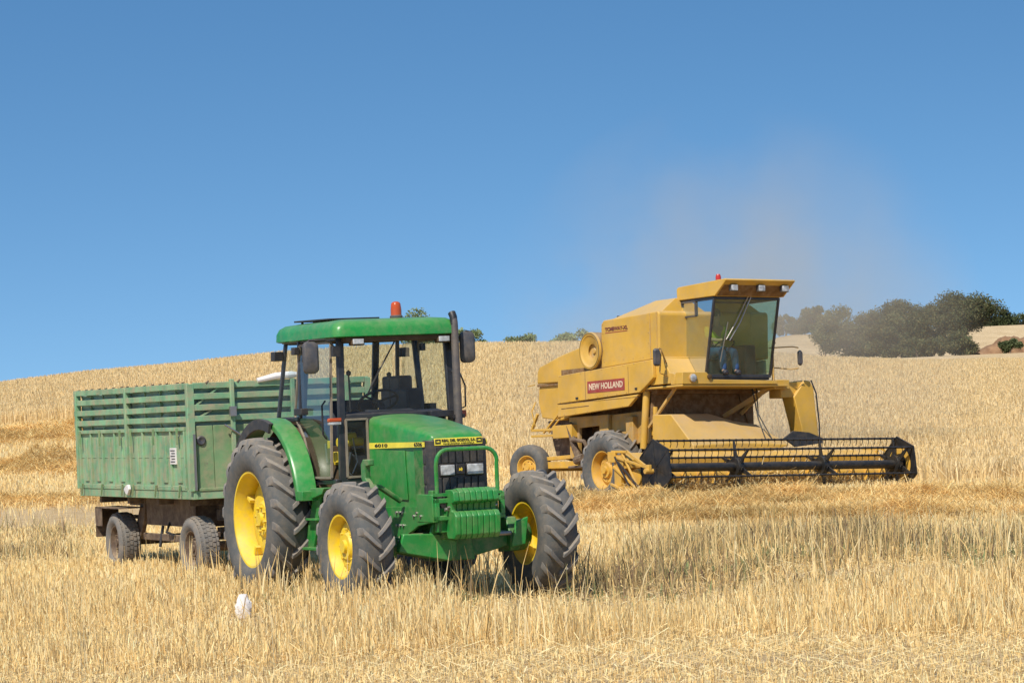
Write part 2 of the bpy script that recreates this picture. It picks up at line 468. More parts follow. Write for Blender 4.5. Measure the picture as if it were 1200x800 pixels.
def blade_mesh(name, x, y, z, h, w, lean, az, tint, mat=None, curl=0.5, ear=None, tipw=0.25):
    """one thin bent blade per point; ear: widens the top third"""
    n = len(x)
    fa = RNG.random(n) * math.pi                    # facing
    sx, sy = np.cos(fa) * w / 2, np.sin(fa) * w / 2
    dx, dy = np.cos(az), np.sin(az)
    P = np.zeros((n, 6, 3))
    base = np.stack([x, y, z], -1)
    side = np.stack([sx, sy, np.zeros(n)], -1)
    dirv = np.stack([dx, dy, np.zeros(n)], -1)
    up = np.array([0, 0, 1.0])
    sl, cl = np.sin(lean)[:, None], np.cos(lean)[:, None]
    midp = base + (dirv * sl * (1 - curl * 0.5) + up * cl) * (h * 0.6)[:, None]
    l2 = np.minimum(lean * (1 + curl * 1.5), 1.5)
    s2, c2 = np.sin(l2)[:, None], np.cos(l2)[:, None]
    tip = midp + (dirv * s2 + up * c2) * (h * 0.4)[:, None]
    P[:, 0] = base - side; P[:, 1] = base + side
    mw = 1.0 if ear is None else ear
    P[:, 2] = midp - side * mw; P[:, 3] = midp + side * mw
    P[:, 4] = tip - side * tipw; P[:, 5] = tip + side * tipw
    o = np.arange(n)[:, None] * 6
    q = np.concatenate([o + np.array([[0, 1, 3, 2]]), o + np.array([[2, 3, 5, 4]])], 1).reshape(-1)
    me = bpy.data.meshes.new(name)
    me.vertices.add(n * 6); me.vertices.foreach_set('co', P.ravel())
    me.loops.add(n * 8); me.loops.foreach_set('vertex_index', q.astype(np.int32))
    me.polygons.add(n * 2); me.polygons.foreach_set('loop_start', np.arange(n * 2, dtype=np.int32) * 4)
    me.update(calc_edges=True)
    at = me.attributes.new('tint', 'FLOAT_COLOR', 'POINT')
    c = np.ones((n, 6, 4)); c[:, :, :3] = tint[:, None, :]
    at.data.foreach_set('color', c.ravel())
    me.materials.append(mat or M['blade'])
    ob = bpy.data.objects.new(name, me); COL.objects.link(ob)
    return ob

STRAW = np.array([[0.88, 0.66, 0.31], [0.80, 0.56, 0.235], [0.95, 0.77, 0.43], [0.64, 0.42, 0.17]])
WEED = np.array([[0.34, 0.26, 0.13], [0.24, 0.22, 0.10], [0.30, 0.21, 0.12], [0.18, 0.12, 0.08]])
DARK = np.array([[0.40, 0.29, 0.14], [0.48, 0.38, 0.19]])
def tints(n, pal, var=0.15, wts=None):
    i = RNG.choice(len(pal), n, p=wts)
    c = pal[i] * (1 + (RNG.random((n, 1)) - 0.5) * 2 * var)
    return np.clip(c, 0, 0.95)

# a worn track and hollows where the stalks are thin
def weedness(x, y):
    px = 600 + F * x / y
    a = np.clip((px - 700) / 60, 0, 1) * np.exp(-(((y - 37.5) / 4.2) ** 2))
    b_ = np.clip((110 - px) / 60, 0, 1) * np.exp(-(((y - 49) / 4.5) ** 2))
    c = np.exp(-(((px - 700) / 50) ** 2)) * np.exp(-(((y - 33.4) / 1.5) ** 2)) * 0.8
    d = np.clip((px - 260) / 60, 0, 1) * np.clip((570 - px) / 50, 0, 1) * np.exp(-(((y - 32.2) / 1.3) ** 2)) * 0.7
    return np.clip(a + b_ + c + d, 0, 1)

# 1. cut stubble, near
def keepA(x, y, r):
    bag_ = ((np.abs(x + 2.69 * y / 30.4) < .17) & (y < 30.55) & (y > 28.9))
    d = 0.25 + 0.75 * vnoise(x, y, 0.9, 1) + 0.8 * (vnoise(x, y, 5.5, 2) - 0.5)
    return (r < d * (1 - 0.6 * track(x, y)) * (1 - .65 * weedness(x, y))) & ~bag_
x, y = scatter(19.5, 36, 820, 0.225, keepA)
n = len(x)
yb = y + 1.6 * (vnoise(x, y * 0.3, 0.55, 61) - 0.5) + 0.5 * (vnoise(x, y, 2.1, 62) - 0.5)
rt = np.clip((600 + F * x / y - 330) / 170, 0, 1)
up_ = np.interp(600 + F * x / y, [0, 200, 480, 545, 770, 880, 1200], [36, 33.5, 33.2, 27.8, 27.8, 30.4, 30.4])
yb = np.where(yb > 26.2, np.where(yb < up_, np.minimum(yb, 29), np.where(yb < 34, np.maximum(yb, 31.5), yb)), yb)
hh = (1 - rt) * np.interp(yb, [20, 24.9, 25.8, 31, 36], [0.08, 0.09, 0.18, 0.20, 0.15]) + rt * np.interp(yb, [20, 25.3, 25.6, 30.2, 30.9, 34, 36], [0.08, 0.08, 0.28, 0.29, 0.08, 0.07, 0.15])
hh = hh * (1 + 0.45 * np.exp(-(((600 + F * x / y - 370) / 110) ** 2)) * np.exp(-(((y - 31.5) / 1.6) ** 2))) * (0.6 + 0.75 * vnoise(x, y, 0.45, 3)) * (0.6 + 0.7 * RNG.random(n))
pxs = 600 + F * x / y
ob = blade_mesh('stubble', x, y, terrain(x, y) - 0.01, hh, 0.0055 + 0.004 * RNG.random(n), np.abs(RNG.normal(0, 0.33, n)), RNG.random(n) * 6.283,
                tints(n, np.concatenate([STRAW, DARK]), 0.15, [0.36, 0.18, 0.26, 0.06, 0.08, 0.06]), curl=0.2, tipw=0.8)
tag(ob, 'pale cut stubble of short upright stalks across the foreground', 'stubble', kind='stuff')
# loose straw lying between the stubble
x, y = scatter(19.5, 60, 230, 0.225, lambda x, y, r: r < 0.5 + 0.5 * vnoise(x, y, 0.6, 5))
n = len(x)
ob = blade_mesh('loose_straw', x, y, terrain(x, y) + 0.015 + 0.09 * RNG.random(n) ** 1.5, 0.06 + 0.18 * RNG.random(n) ** 1.5, 0.006 + 0.006 * RNG.random(n),
                1.45 + 0.1 * RNG.normal(0, 1, n), RNG.random(n) * 6.283, tints(n, STRAW, 0.12, [0.35, 0.15, 0.45, 0.05]), curl=0.0, tipw=1)
tag(ob, 'loose straw lying flat between the cut stalks', 'straw', kind='stuff')
# taller dry grass and weeds
def keepW(x, y, r): return r < weedness(x, y) * np.clip(1.6 * vnoise(x, y * 0.6, 1.0, 8) - 0.25, 0, 1)
x, y = scatter(28, 56, 560, 0.22, keepW)
n = len(x)
ob = blade_mesh('weeds', x, y, terrain(x, y) - 0.01, (0.14 + 0.36 * RNG.random(n) ** 2) * (0.2 + 1.2 * vnoise(x, y * .6, 0.7, 9)) , 0.006 + 0.009 * RNG.random(n),
                np.abs(RNG.normal(0.1, 0.42, n)), RNG.random(n) * 6.283, tints(n, np.concatenate([WEED, STRAW[:2] * 0.8]), 0.2, [0.2, 0.15, 0.22, 0.1, 0.18, 0.15]), curl=0.6)
tag(ob, 'strip of brown and greenish weeds between stubble and straw', 'weeds', kind='stuff')
# low green weeds
def keepG(x, y, r): return r < weedness(x, y) * (vnoise(x, y, 0.55, 12) > 0.52)
x, y = scatter(30, 46, 260, 0.22, keepG)
n = len(x)
GR = np.array([[0.22, 0.27, 0.12], [0.28, 0.29, 0.14], [0.18, 0.22, 0.10]])
ob = blade_mesh('green_weeds', x, y, terrain(x, y) - 0.01, 0.06 + 0.14 * RNG.random(n), 0.012 + 0.012 * RNG.random(n),
                np.abs(RNG.normal(0.3, 0.4, n)), RNG.random(n) * 6.283, tints(n, GR, 0.2), curl=0.8)
tag(ob, 'low green weeds growing in patches of the dry strip', 'weeds', kind='stuff')
# scattered tall dry grass stems
x, y = scatter(24, 40, 22, 0.22, lambda x, y, r: (r < 1 - .9 * track(x, y)) & (RNG.random(len(x)) < 0.15 + 0.85 * np.maximum(weedness(x, y), vnoise(x, y, 0.5, 14) > 0.6)) | ((np.abs(x + .75) < .75) & (np.abs(y - 31.2) < .6)))
n = len(x)
ob = blade_mesh('tall_grass', x, y, terrain(x, y) - 0.01, 0.35 + 0.30 * RNG.random(n), 0.006 + 0.003 * RNG.random(n),
                np.abs(RNG.normal(0.05, 0.2, n)), RNG.random(n) * 6.283, tints(n, STRAW * 0.9, 0.15, [0.4, 0.3, 0.2, 0.1]), curl=0.4, ear=1.3)
tag(ob, 'tall dry grass stems standing up out of the stubble', 'grass', kind='stuff')

# 2. stubble, middle distance
def keepB(x, y, r):
    d = 0.45 + 0.55 * vnoise(x, y, 0.35, 21)
    return (r < d * (1 - 0.97 * track(x, y)) * (1 - .65 * weedness(x, y)))
x, y = scatter(36, 66, 330, 0.215, keepB)
n = len(x)
ob = blade_mesh('far_stubble', x, y, terrain(x, y) - 0.01, (0.12 + 0.12 * RNG.random(n)) * (0.6 + 0.6 * vnoise(x, y, 0.3, 22)) * (1 + 0.5 * ((x > 2.6) & (y > 54.5) & (y < 60))), 0.008 + 0.006 * RNG.random(n),
                np.abs(RNG.normal(0, 0.25, n)), RNG.random(n) * 6.283, tints(n, STRAW, 0.15, [0.45, 0.2, 0.3, 0.05]), curl=0.3, tipw=0.8)
tag(ob, 'cut stubble between the tractor and the harvester', 'stubble', kind='stuff')

# 3. straw windrows: low mounds of tangled straw
def windrow(name, pts, width, height, dens, label, pal=STRAW):
    pts = [Vector(p) for p in pts]
    seg = []
    L = 0
    for a, c in zip(pts[:-1], pts[1:]): seg.append((L, a, c)); L += (c - a).length
    n = int(L * width * dens)
    s = RNG.random(n) * L
    off = np.clip(RNG.normal(0, 0.30, n), -0.8, 0.8) * width
    X = np.zeros(n); Y = np.zeros(n)
    for (l0, a, c) in seg:
        d = (c - a); ln = d.length; d = d / ln
        k = (s >= l0) & (s < l0 + ln)
        X[k] = a.x + d.x * (s[k] - l0) - d.y * off[k]; Y[k] = a.y + d.y * (s[k] - l0) + d.x * off[k]
    top = height * np.exp(-(off / (0.42 * width)) ** 2) * (0.10 + 1.5 * vnoise(X, Y, 0.9, 31)) * (0.75 + 0.5 * vnoise(X, Y, 3.1, 32)) 
    Z = terrain(X, Y) + top * (0.75 + 0.25 * RNG.random(n))
    o = blade_mesh(name, X, Y, Z, 0.10 + 0.18 * RNG.random(n), (0.006 + 0.006 * RNG.random(n)) * (1 + np.clip((Y - 62) / 30, 0, 1)), 1.35 + 0.30 * RNG.normal(0, 1, n), RNG.random(n) * 6.283,
                   tints(n, pal, 0.15, [0.4, 0.25, 0.25, 0.1]) * (0.62 + 0.5 * vnoise(X, Y, 1.1, 33))[:, None], curl=0.1, tipw=0.8)
    tag(o, label, 'straw', kind='stuff')
    # the packed body of the mound
    return o
GOLD = STRAW * np.array([1.0, 0.93, 0.80])
windrow('straw_windrow', [(-1.5, 61), (1.5, 55), (6, 52.5), (11, 49.5), (14, 47.5)], 6.0, 0.25, 1900, 'golden straw windrow lying in front of the harvester', GOLD)
windrow('straw_windrow', [(0.4, 49.5), (4.2, 47), (8, 45), (12, 43)], 2.0, 0.18, 2000, 'thin straw row nearer than the windrow before the harvester', GOLD)
windrow('straw_windrow', [(-24, 112), (-15, 106), (-8, 103), (-3, 102)], 5.5, 0.50, 620, 'upper straw windrow on the slope left of the trailer', GOLD * 1.0)
windrow('straw_windrow', [(-24, 97), (-15, 90), (-9, 86), (-4, 84)], 5.0, 0.46, 700, 'lower straw windrow on the slope left of the trailer', GOLD * 1.0)
windrow('straw_windrow', [(-22, 79), (-12, 72), (-6, 70), (-1, 69)], 2.4, 0.22, 900, 'faint straw row just behind the trailer', GOLD)

# 4. stubble beyond, on the left slope
def standing(x, y):
    px = 600 + F * x / y
    lim = np.interp(px, [-200, 0, 330, 420, 520, 600, 640, 1060, 1085, 1300], [121, 119, 113, 100, 84, 78, 70, 67, 58, 55])
    return y > lim
def keepC(x, y, r): return (~standing(x, y)) & (r < (0.5 + 0.5 * vnoise(x, y, 0.2, 41)) * (1 - 0.97 * track(x, y)))
x, y = scatter(66, 121, 150, 0.215, keepC)
n = len(x)
ob = blade_mesh('slope_stubble', x, y, terrain(x, y) - 0.01, 0.10 + 0.12 * RNG.random(n), 0.012 + 0.010 * RNG.random(n),
                np.abs(RNG.normal(0, 0.25, n)), RNG.random(n) * 6.283, tints(n, STRAW, 0.12, [0.45, 0.2, 0.3, 0.05]), curl=0.3, tipw=0.8)
tag(ob, 'cut stubble on the slope behind the green trailer', 'stubble', kind='stuff')

# 5. standing wheat
def keepD(x, y, r): return standing(x, y)
x, y = scatter(55, 166, 105, 0.215, keepD)
n = len(x)
WH = np.array([[0.80, 0.61, 0.315], [0.73, 0.54, 0.255], [0.86, 0.69, 0.39], [0.56, 0.40, 0.18]])
ob = blade_mesh('standing_wheat', x, y, terrain(x, y) - 0.02, 0.54 + 0.09 * RNG.random(n) + 0.10 * vnoise(x, y, 0.25, 51), 0.013 + 0.010 * RNG.random(n),
                np.abs(RNG.normal(0, 0.16, n)), RNG.random(n) * 6.283, tints(n, WH, 0.10, [0.42, 0.25, 0.27, 0.06]), curl=1.6, ear=1.25, tipw=0.9)
tag(ob, 'ripe standing wheat covering the hillside behind the machines', 'wheat', kind='stuff')

# ------------------------------------------------------------------ wheels
def tyre_mb(R, w, rr, lug, nlug, side_bulge=0.03):
    mb = MB()
    s = R - lug - rr
    half = [(-0.40*w, rr), (-0.47*w, rr + 0.10*s), (-0.50*w - side_bulge*0.6, rr + 0.35*s), (-0.50*w - side_bulge*0.7, rr + 0.6*s),
            (-0.47*w, rr + 0.84*s), (-0.40*w, rr + 0.95*s), (-0.2*w, R - lug), (0, R - lug + 0.004)]
    prof = half + [(-x, r) for x, r in reversed(half[:-1])]
    mb.lathe(prof, 56)
    mb.cur = 1
    if nlug:
        for sgn in (-1, 1):
            for k in range(nlug):
                a0 = 2 * math.pi * (k + (0.5 if sgn > 0 else 0)) / nlug
                rings = []
                for t_ in (0.0, 0.2, 0.45, 0.7, 0.92, 1.0, 1.04):
                    xx = sgn * (t_ * 0.50 * w - 0.01)
                    ang = a0 + (0.50 * w / R) * (t_ ** 1.15) * 1.0
                    top = R - (0.012 * (t_ ** 4)) if t_ <= 0.95 else (R - 0.25 * s * (1.0 if t_ < 1.02 else 1.9) * 0.55)
                    bot = R - lug - 0.02 if t_ < 0.85 else top - 0.055
                    hw = (0.023 + 0.014 * t_) * (R / 0.87) ** 0.4
                    da = hw / R
                    # local section: square bar across angle
                    def P(r, a): return (xx + (sgn * 0.006 if r == bot else 0), -r * math.cos(a), r * math.sin(a))
                    rings.append([P(bot, ang - da * 1.35), P(top, ang - da), P(top, ang + da), P(bot, ang + da * 1.35)])
                mb.loft(rings)
    return mb

def wheel(parent, loc, R, w, rr, lug, nlug, rimmat, left=False, steer=0, style='tractor', tmat=None, lmat=None):
    """parts: wheel (disc and hub) > tyre, rim"""
    d = MB()
    if style == 'rear':
        d.lathe([(0.03, rr-0.05), (0.0, rr*0.80), (-0.02, rr*0.62), (-0.02, rr*0.40), (-0.055, rr*0.34), (-0.055, rr*0.15), (-0.09, rr*0.14), (-0.09, 0.001)], 40)
        for k in range(8):
            a = k * math.pi / 4 + .2
            d.lathe([(-0.05, 0.018), (-0.085, 0.018), (-0.085, 0.001)], 6, c=(0, rr*0.26*math.cos(a), rr*0.26*math.sin(a)))
        for k in range(4):
            a = k * math.pi / 2 + 0.55
            c, s_ = math.cos(a), math.sin(a)
            d.bar((-0.02, rr*0.70*c, rr*0.70*s_), (-0.02, (rr-0.06)*c, (rr-0.06)*s_), 0.10, 0.035)
    else:
        d.lathe([(-w*.10, rr-0.04), (-w*.16, rr*0.80), (-w*.22, rr*0.66), (-w*.20, rr*0.46), (-w*.30, rr*0.40), (-w*.30, rr*0.22), (-w*.38, rr*0.20), (-w*.38, 0.001)], 36)
        for k in range(8):
            a = k * math.pi / 4
            d.lathe([(-w*.2, 0.013), (-w*.2-0.03, 0.013), (-w*.2-0.03, 0.001)], 6, c=(0, rr*0.55*math.cos(a), rr*0.55*math.sin(a)))
    o = d.build('wheel', rimmat, parent)
    ty = tyre_mb(R, w, rr, lug, nlug).build('tyre', [tmat or M['tyre'], lmat or M['lug']], o, bevel=0.006 if nlug and R > .5 else 0, seg=1, angle=50)
    r = MB()
    r.lathe([(-0.415*w, rr+0.035), (-0.44*w, rr+0.035), (-0.43*w, rr-0.005), (-0.36*w, rr-0.015), (-0.20*w, rr-0.045), (-0.05*w, rr-0.05),
             (0.2*w, rr-0.05), (0.36*w, rr-0.015), (0.43*w, rr-0.005), (0.44*w, rr+0.035), (0.415*w, rr+0.035)], 48)
    rm = r.build('rim', rimmat, o)
    o.location = loc
    o.rotation_euler = (random.random() * 6 * (0), 0, math.radians(steer))
    if left: o.scale = (-1, 1, 1)
    return o

# ------------------------------------------------------------------ tractor
TR = empty('tractor', (-0.66, 31.75, 0.0), 25)
tag(TR, 'green tractor with yellow rims and a black exhaust, parked in front of the trailer', 'tractor')
FY = 0.20; RY = 2.75
wheel(TR, (-1.0, FY, 0.64), 0.64, 0.37, 0.31, 0.042, 17, M['jyellow'], steer=1)
wheel(TR, (1.02, FY, 0.66), 0.64, 0.37, 0.31, 0.042, 17, M['jyellow'], left=True, steer=1)
wheel(TR, (-0.98, RY, 0.87), 0.87, 0.42, 0.50, 0.048, 20, M['jyellow'], style='rear')
wheel(TR, (0.98, RY, 0.87), 0.87, 0.42, 0.50, 0.048, 20, M['jyellow'], left=True, style='rear')

mb = MB()
mb.box((-.24, .35, .58), (.24, 1.6, 1.02)); mb.box((-.30, 1.5, .50), (.30, 3.0, 1.10)); mb.box((-.20, -.15, .66), (.20, .5, .98))
mb.tube([(-.80, RY, .87), (.80, RY, .87)], .13, 16); mb.tube([(-.5, RY, .87), (.5, RY, .87)], .19, 16)
mb.build('transmission', M['jgreen_d'], TR, bevel=.02)
# engine block seen under the hood and behind the side sheets
mb = MB(); mb.box((-.26, .1, .95), (.26, 1.3, 1.15)); mb.tube([(-.28, .5, .9), (-.28, .5, .72)], .06, 12); mb.tube([(-.28, .8, .88), (-.34, .8, .80), (-.34, 1.3, .78)], .03, 8)
mb.build('engine', M['black'], TR, bevel=.01)
# front axle
mb = MB()
mb.prism([(-.86, .60), (-.5, .52), (-.22, .46), (.22, .46), (.5, .52), (.86, .60), (.86, .72), (.5, .70), (.22, .74), (-.22, .74), (-.5, .70), (-.86, .72)], 1, FY-.10, FY+.10)
mb.prism([(-.22, .44), (.22, .44), (.16, .86), (-.16, .86)], 1, FY-.2, FY+.16)
for s in (-1, 1):
    mb.lathe([(s*.66, .13), (s*.72, .16), (s*.84, .16), (s*.90, .12), (s*.90, .01)], 20, c=(0, FY, .65))
    mb.prism([(FY-.16, .50), (FY-.20, .62), (FY-.08, .84), (FY+.08, .84), (FY+.16, .62), (FY+.12, .48)], 0, s*.62, s*.74)
mb.build('front_axle', M['jgreen_d'], TR, bevel=.012)
mb = MB()
mb.tube([(-.62, FY-.2, .66), (-.1, FY-.24, .68)], .022, 8); mb.tube([(-.34, FY-.22, .672), (-.05, FY-.24, .68)], .038, 10)
mb.tube([(.62, FY-.2, .68), (.1, FY-.24, .68)], .022, 8)
mb.build('steering_cylinder', M['steel'], TR)
# front pivot support, low wing sheets seen between the wheels
mb = MB()
mb.prism([(-.66, .56), (-.10, .44), (-.02, .50), (-.02, .64), (-.22, .72), (-.60, .74)], 1, -.02, -.10)
mb.prism([(-.30, .72), (-.22, .72), (-.18, .86), (-.26, .88)], 1, -.04, -.09)
mb.prism([(.60, .54), (.66, .80), (.80, .84), (.76, .56)], 1, -.02, -.06)
mb.build('axle_guard', M['jgreen'], TR, bevel=.012)
# side frame plates
for s in (-1, 1):
    mb = MB()
    mb.prism([(-.24, .84), (-.30, 1.16), (-.20, 1.16), (-.16, 1.00), (1.25, .98), (1.30, .80), (.85, .74), (.62, .68), (.40, .70), (.10, .80)], 0, s*.32, s*.355)
    mb.build('side_frame', M['jgreen'], TR, bevel=.006)
    mb = MB()
    for (yy, zz) in [(.62, .93), (.54, .93), (.46, .93), (.62, .80), (.54, .80), (.46, .80), (.1, .93), (.0, .90), (.18, .90), (.9, .86)]:
        mb.lathe([(s*.355, .017), (s*.372, .017), (s*.372, .001)], 6, c=(0, yy, zz))
    mb.build('bolt', M['steel'], TR)
# hood
def hood_ring(y, w, zt, zs, zb, wt=0.86):
    hp = [(w, zb), (w + .006, (zb + zs) / 2), (w, zs), (w*.985, zs + (zt-zs)*.45), (w*.93, zs + (zt-zs)*.78), (w*.80, zt - .012), (w*.5, zt), (w*.2, zt + .006)]
    return [(x, y, z) for x, z in hp] + [(-x, y, z) for x, z in reversed(hp)]
mb = MB()
mb.loft([hood_ring(-.165, .262, 1.690, 1.665, 1.0), hood_ring(-.13, .290, 1.722, 1.672, 1.0), hood_ring(-.05, .308, 1.752, 1.665, .99),
         hood_ring(.15, .318, 1.792, 1.668, .985), hood_ring(.6, .330, 1.856, 1.70, .98), hood_ring(1.0, .338, 1.900, 1.74, .97), hood_ring(1.36, .345, 1.925, 1.76, .97)])
hood = mb.build('hood', M['jgreen'], TR, angle=50)
mb = MB()
for s in (-1, 1): mb.prism([(.36, 1.06), (.40, 1.56), (.74, 1.56), (.70, 1.06)], 0, s*.333, s*.343)
mb.build('side_panel', M['jgreen'], hood, bevel=.004)
mb = MB()
for s in (-1, 1):
    for k in range(9): mb.prism([(-.05 + .026*k, 1.06), (-.05 + .026*k, 1.56), (-.036 + .026*k, 1.56), (-.036 + .026*k, 1.06)], 0, s*.310, s*.334)
mb.build('vent', M['jgreen_d'], hood)
for s in (-1, 1):
    mb = MB()
    mb.prism([(-.115, 1.592), (-.115, 1.642), (1.33, 1.642), (1.33, 1.580)], 0, s*.336, s*.349)
    st = mb.build('stripe', M['stripe'], hood)
text_mesh('lettering', '6010', .046, M['ink'], hood, (-.3515, .98, 1.612), (0, -1, 0), (0, 0, 1), width=.34, bold=.001)
text_mesh('lettering', '6506', .056, M['ink'], hood, (-.3515, .02, 1.616), (0, -1, 0), (0, 0, 1), width=.20, bold=.001)
text_mesh('lettering', '6010', .046, M['ink'], hood, (.3515, .98, 1.612), (0, 1, 0), (0, 0, 1), width=.34, bold=.001)
# grille
mb = MB(); mb.box((-.272, -.150, 1.02), (.272, -.185, 1.665)); 
mb.prism([(-.326, -.03), (-.328, -.125), (-.303, -.168), (-.262, -.190), (.262, -.190), (.303, -.168), (.328, -.125), (.326, -.03)], 2, 1.0, 1.655)
mb.box((-.25, -.14, .90), (.25, -.19, 1.03))
gr = mb.build('grille', M['grille'], TR, bevel=.008)
mb = MB()
for z0, z1 in ((1.42, 1.585), (1.06, 1.28)):
    for k in range(7):
        xx = -.235 + k * .078
        mb.box((xx - .030, -.183, z0), (xx + .030, -.207, z1))
for z0, z1 in ((1.42, 1.6), (1.22, 1.40), (1.03, 1.20)):
    mb.box((-.322, -.11, z0), (-.333, -.045, z1)); mb.box((.322, -.11, z0), (.333, -.045, z1))
mb.build('grille_rib', M['grille'], gr, bevel=.006)
mb = MB(); mb.box((-.262, -.180, 1.600), (.262, -.196, 1.672)); mb.build('name_plate', M['stripe'], gr, bevel=.003)
text_mesh('lettering', 'REAL DEL GOZCO, S.A.', .036, M['ink'], gr, (0, -.1985, 1.647), (1, 0, 0), (0, 0, 1), width=.37, bold=.0012)
text_mesh('lettering', 'MAQUINARIA AGRICOLA', .018, M['ink'], gr, (0, -.1985, 1.616), (1, 0, 0), (0, 0, 1), width=.34)
for xx in (-.225, .225):
    mb = MB(); mb.box((xx-.030, -.194, 1.615), (xx+.030, -.199, 1.662)); mb.build('emblem', M['ink'], gr, bevel=.002)
    mb = MB(); mb.prism([(xx-.016, 1.630), (xx-.014, 1.648), (xx-.004, 1.641), (xx+.006, 1.650), (xx+.017, 1.640), (xx+.012, 1.628), (xx, 1.634)], 1, -.198, -.2005); mb.build('emblem_mark', M['stripe'], gr)
mb = MB(); mb.box((-.045, -.18, 1.305), (.055, -.212, 1.405)); mb.build('badge', M['black'], gr, bevel=.006)
mb = MB(); mb.prism([(-.016, 1.34), (-.012, 1.37), (.0, 1.36), (.012, 1.375), (.024, 1.36), (.016, 1.335), (.004, 1.345)], 1, -.21, -.2145); mb.build('badge_mark', M['jyellow'], gr)
for xa, xb in ((-.215, -.062), (.075, .25)):
    mb = MB(); mb.box((xa-.012, -.18, 1.288), (xb+.012, -.212, 1.415)); hl = mb.build('headlight', M['black'], TR, bevel=.012)
    mb = MB(); mb.box((xa, -.205, 1.300), (xb, -.222, 1.403)); mb.build('lens', M['lamp'], hl, bevel=.016, seg=3)
# brush guard
mb = MB()
pts = [(-.33, -.36, 1.13), (-.33, -.36, 1.40)]
for k in range(7):
    a = math.pi - k * math.pi / 12
    pts.append((-.20 + .13 * math.cos(a), -.37, 1.43 + .13 * math.sin(a)))
pts2 = [(-x, y, z) for x, y, z in reversed(pts)]
mb.tube(pts + pts2, .021, 10)
mb.box((-.355, -.42, 1.10), (-.225, -.30, 1.13)); mb.box((.355, -.42, 1.10), (.225, -.30, 1.13))
mb.build('brush_guard', M['jgreen'], TR)
# weights and their carrier
mb = MB()
mb.box((-.30, -.36, .74), (.30, -.20, .98)); mb.box((-.36, -.30, .84), (-.30, .1, 1.12)); mb.box((.30, -.30, .84), (.36, .1, 1.12))
mb.box((-.38, -.42, .86), (-.20, -.36, .91)); mb.box((-.38, -.42, 1.03), (-.20, -.36, 1.08)); mb.box((-.38, -.42, .86), (-.33, -.36, 1.08))
mb.box((.38, -.42, .86), (.20, -.36, .91)); mb.box((.38, -.42, 1.03), (.20, -.36, 1.08)); mb.box((.38, -.42, .88), (.33, -.36, 1.12))
wc = mb.build('weight_carrier', M['jgreen'], TR, bevel=.008)
for k in range(8):
    xx = -.215 + k * .0615
    hi = .012 if 0 < k < 7 else 0
    mb = MB()
    mb.prism([(-.36, 1.16), (-.50, 1.165 + hi), (-.565, 1.14), (-.58, 1.05), (-.55, 1.03), (-.50, 1.025), (-.49, .955), (-.56, .945), (-.60, .90), (-.585, .72), (-.54, .675), (-.38, .675), (-.36, .72)], 0, xx - .029, xx + .029)
    mb.build('weight', M['jgreen'], wc, bevel=.009, seg=2)
mb = MB(); mb.tube([(-.27, -.46, .99), (.27, -.46, .99)], .012, 8); mb.tube([(-.29, -.44, .97), (-.24, -.44, .97)], .018, 8)
mb.build('clamp_rod', M['steel'], wc)

# cab
cab = MB()
AY = 1.35
for s in (-1, 1):
    cab.bar((s*.64, AY, 1.26), (s*.605, AY+.02, 2.76), .075, .06)       # front posts
    cab.bar((s*.70, 2.30, 1.92), (s*.66, 2.36, 2.76), .06, .05)         # door post
    cab.bar((s*.70, 3.00, 1.90), (s*.65, 2.80, 2.76), .04, .045)        # rear posts
    cab.bar((s*.42, 3.00, 1.90), (s*.41, 2.83, 2.76), .075, .045)       # rear window posts
    cab.bar((s*.71, 2.34, 1.92), (s*.71, 3.02, 1.90), .04, .05)
    cab.bar((s*.64, AY, 2.735), (s*.66, 2.85, 2.755), .05, .05)
    cab.bar((s*.69, AY, 1.26), (s*.70, 2.05, 1.24), .05, .05)
cab.bar((-.62, AY+.01, 1.925), (.62, AY+.01, 1.925), .045, .05)
cab.bar((-.62, 2.82, 2.74), (.62, 2.82, 2.74), .06, .05)
cab.bar((-.68, 3.0, 1.92), (.68, 3.0, 1.92), .06, .05)
cabo = cab.build('cab', M['pillar'], TR, bevel=.01)
# inner fenders, floor and back wall, dusty
mb = MB()
for s in (-1, 1):
    rings = []
    for k in range(12):
        a = math.radians(5 + k * 13)
        yy, zz = RY - .98*math.cos(a), .87 + .98*math.sin(a)
        rings.append([(s*.46, yy, zz), (s*.72, yy, zz), (s*.72, yy - .02*math.cos(a), zz + .02*math.sin(a)), (s*.46, yy - .02*math.cos(a), zz + .02*math.sin(a))])
    mb.loft(rings)
mb.box((-.62, AY+.05, 1.14), (.62, 2.6, 1.20)); mb.box((-.62, 2.90, 1.2), (.62, 2.94, 1.90))
mb.box((-.45, 1.9, 1.20), (-.30, 2.1, 1.62))
mb.build('cab_floor', M['liner'], TR, bevel=.008)
mb = MB()
mb.box((-.26, 2.06, 1.30), (.26, 2.55, 1.55)); mb.box((-.27, 2.02, 1.55), (.27, 2.56, 1.68))
seat = mb.build('seat', M['interior'], TR, bevel=.04, seg=3)
mb = MB(); mb.prism([(2.50, 1.62), (2.58, 2.10), (2.68, 2.10), (2.62, 1.62)], 0, -.25, .25); mb.build('backrest', M['interior'], seat, bevel=.03, seg=3)
mb = MB(); mb.box((-.40, 2.05, 1.5), (-.30, 2.6, 1.86)); mb.box((.42, 2.05, 1.5), (.62, 2.8, 2.20)); mb.box((.44, 2.30, 2.15), (.60, 2.8, 2.34)); mb.build('armrest', M['interior'], seat, bevel=.03, seg=3)
mb = MB(); mb.prism([(1.40, 1.30), (1.40, 1.96), (1.62, 1.99), (1.72, 1.80), (1.60, 1.30)], 0, -.26, .26); mb.tube([(0, 1.62, 1.9), (0, 1.80, 2.04)], .04, 10)
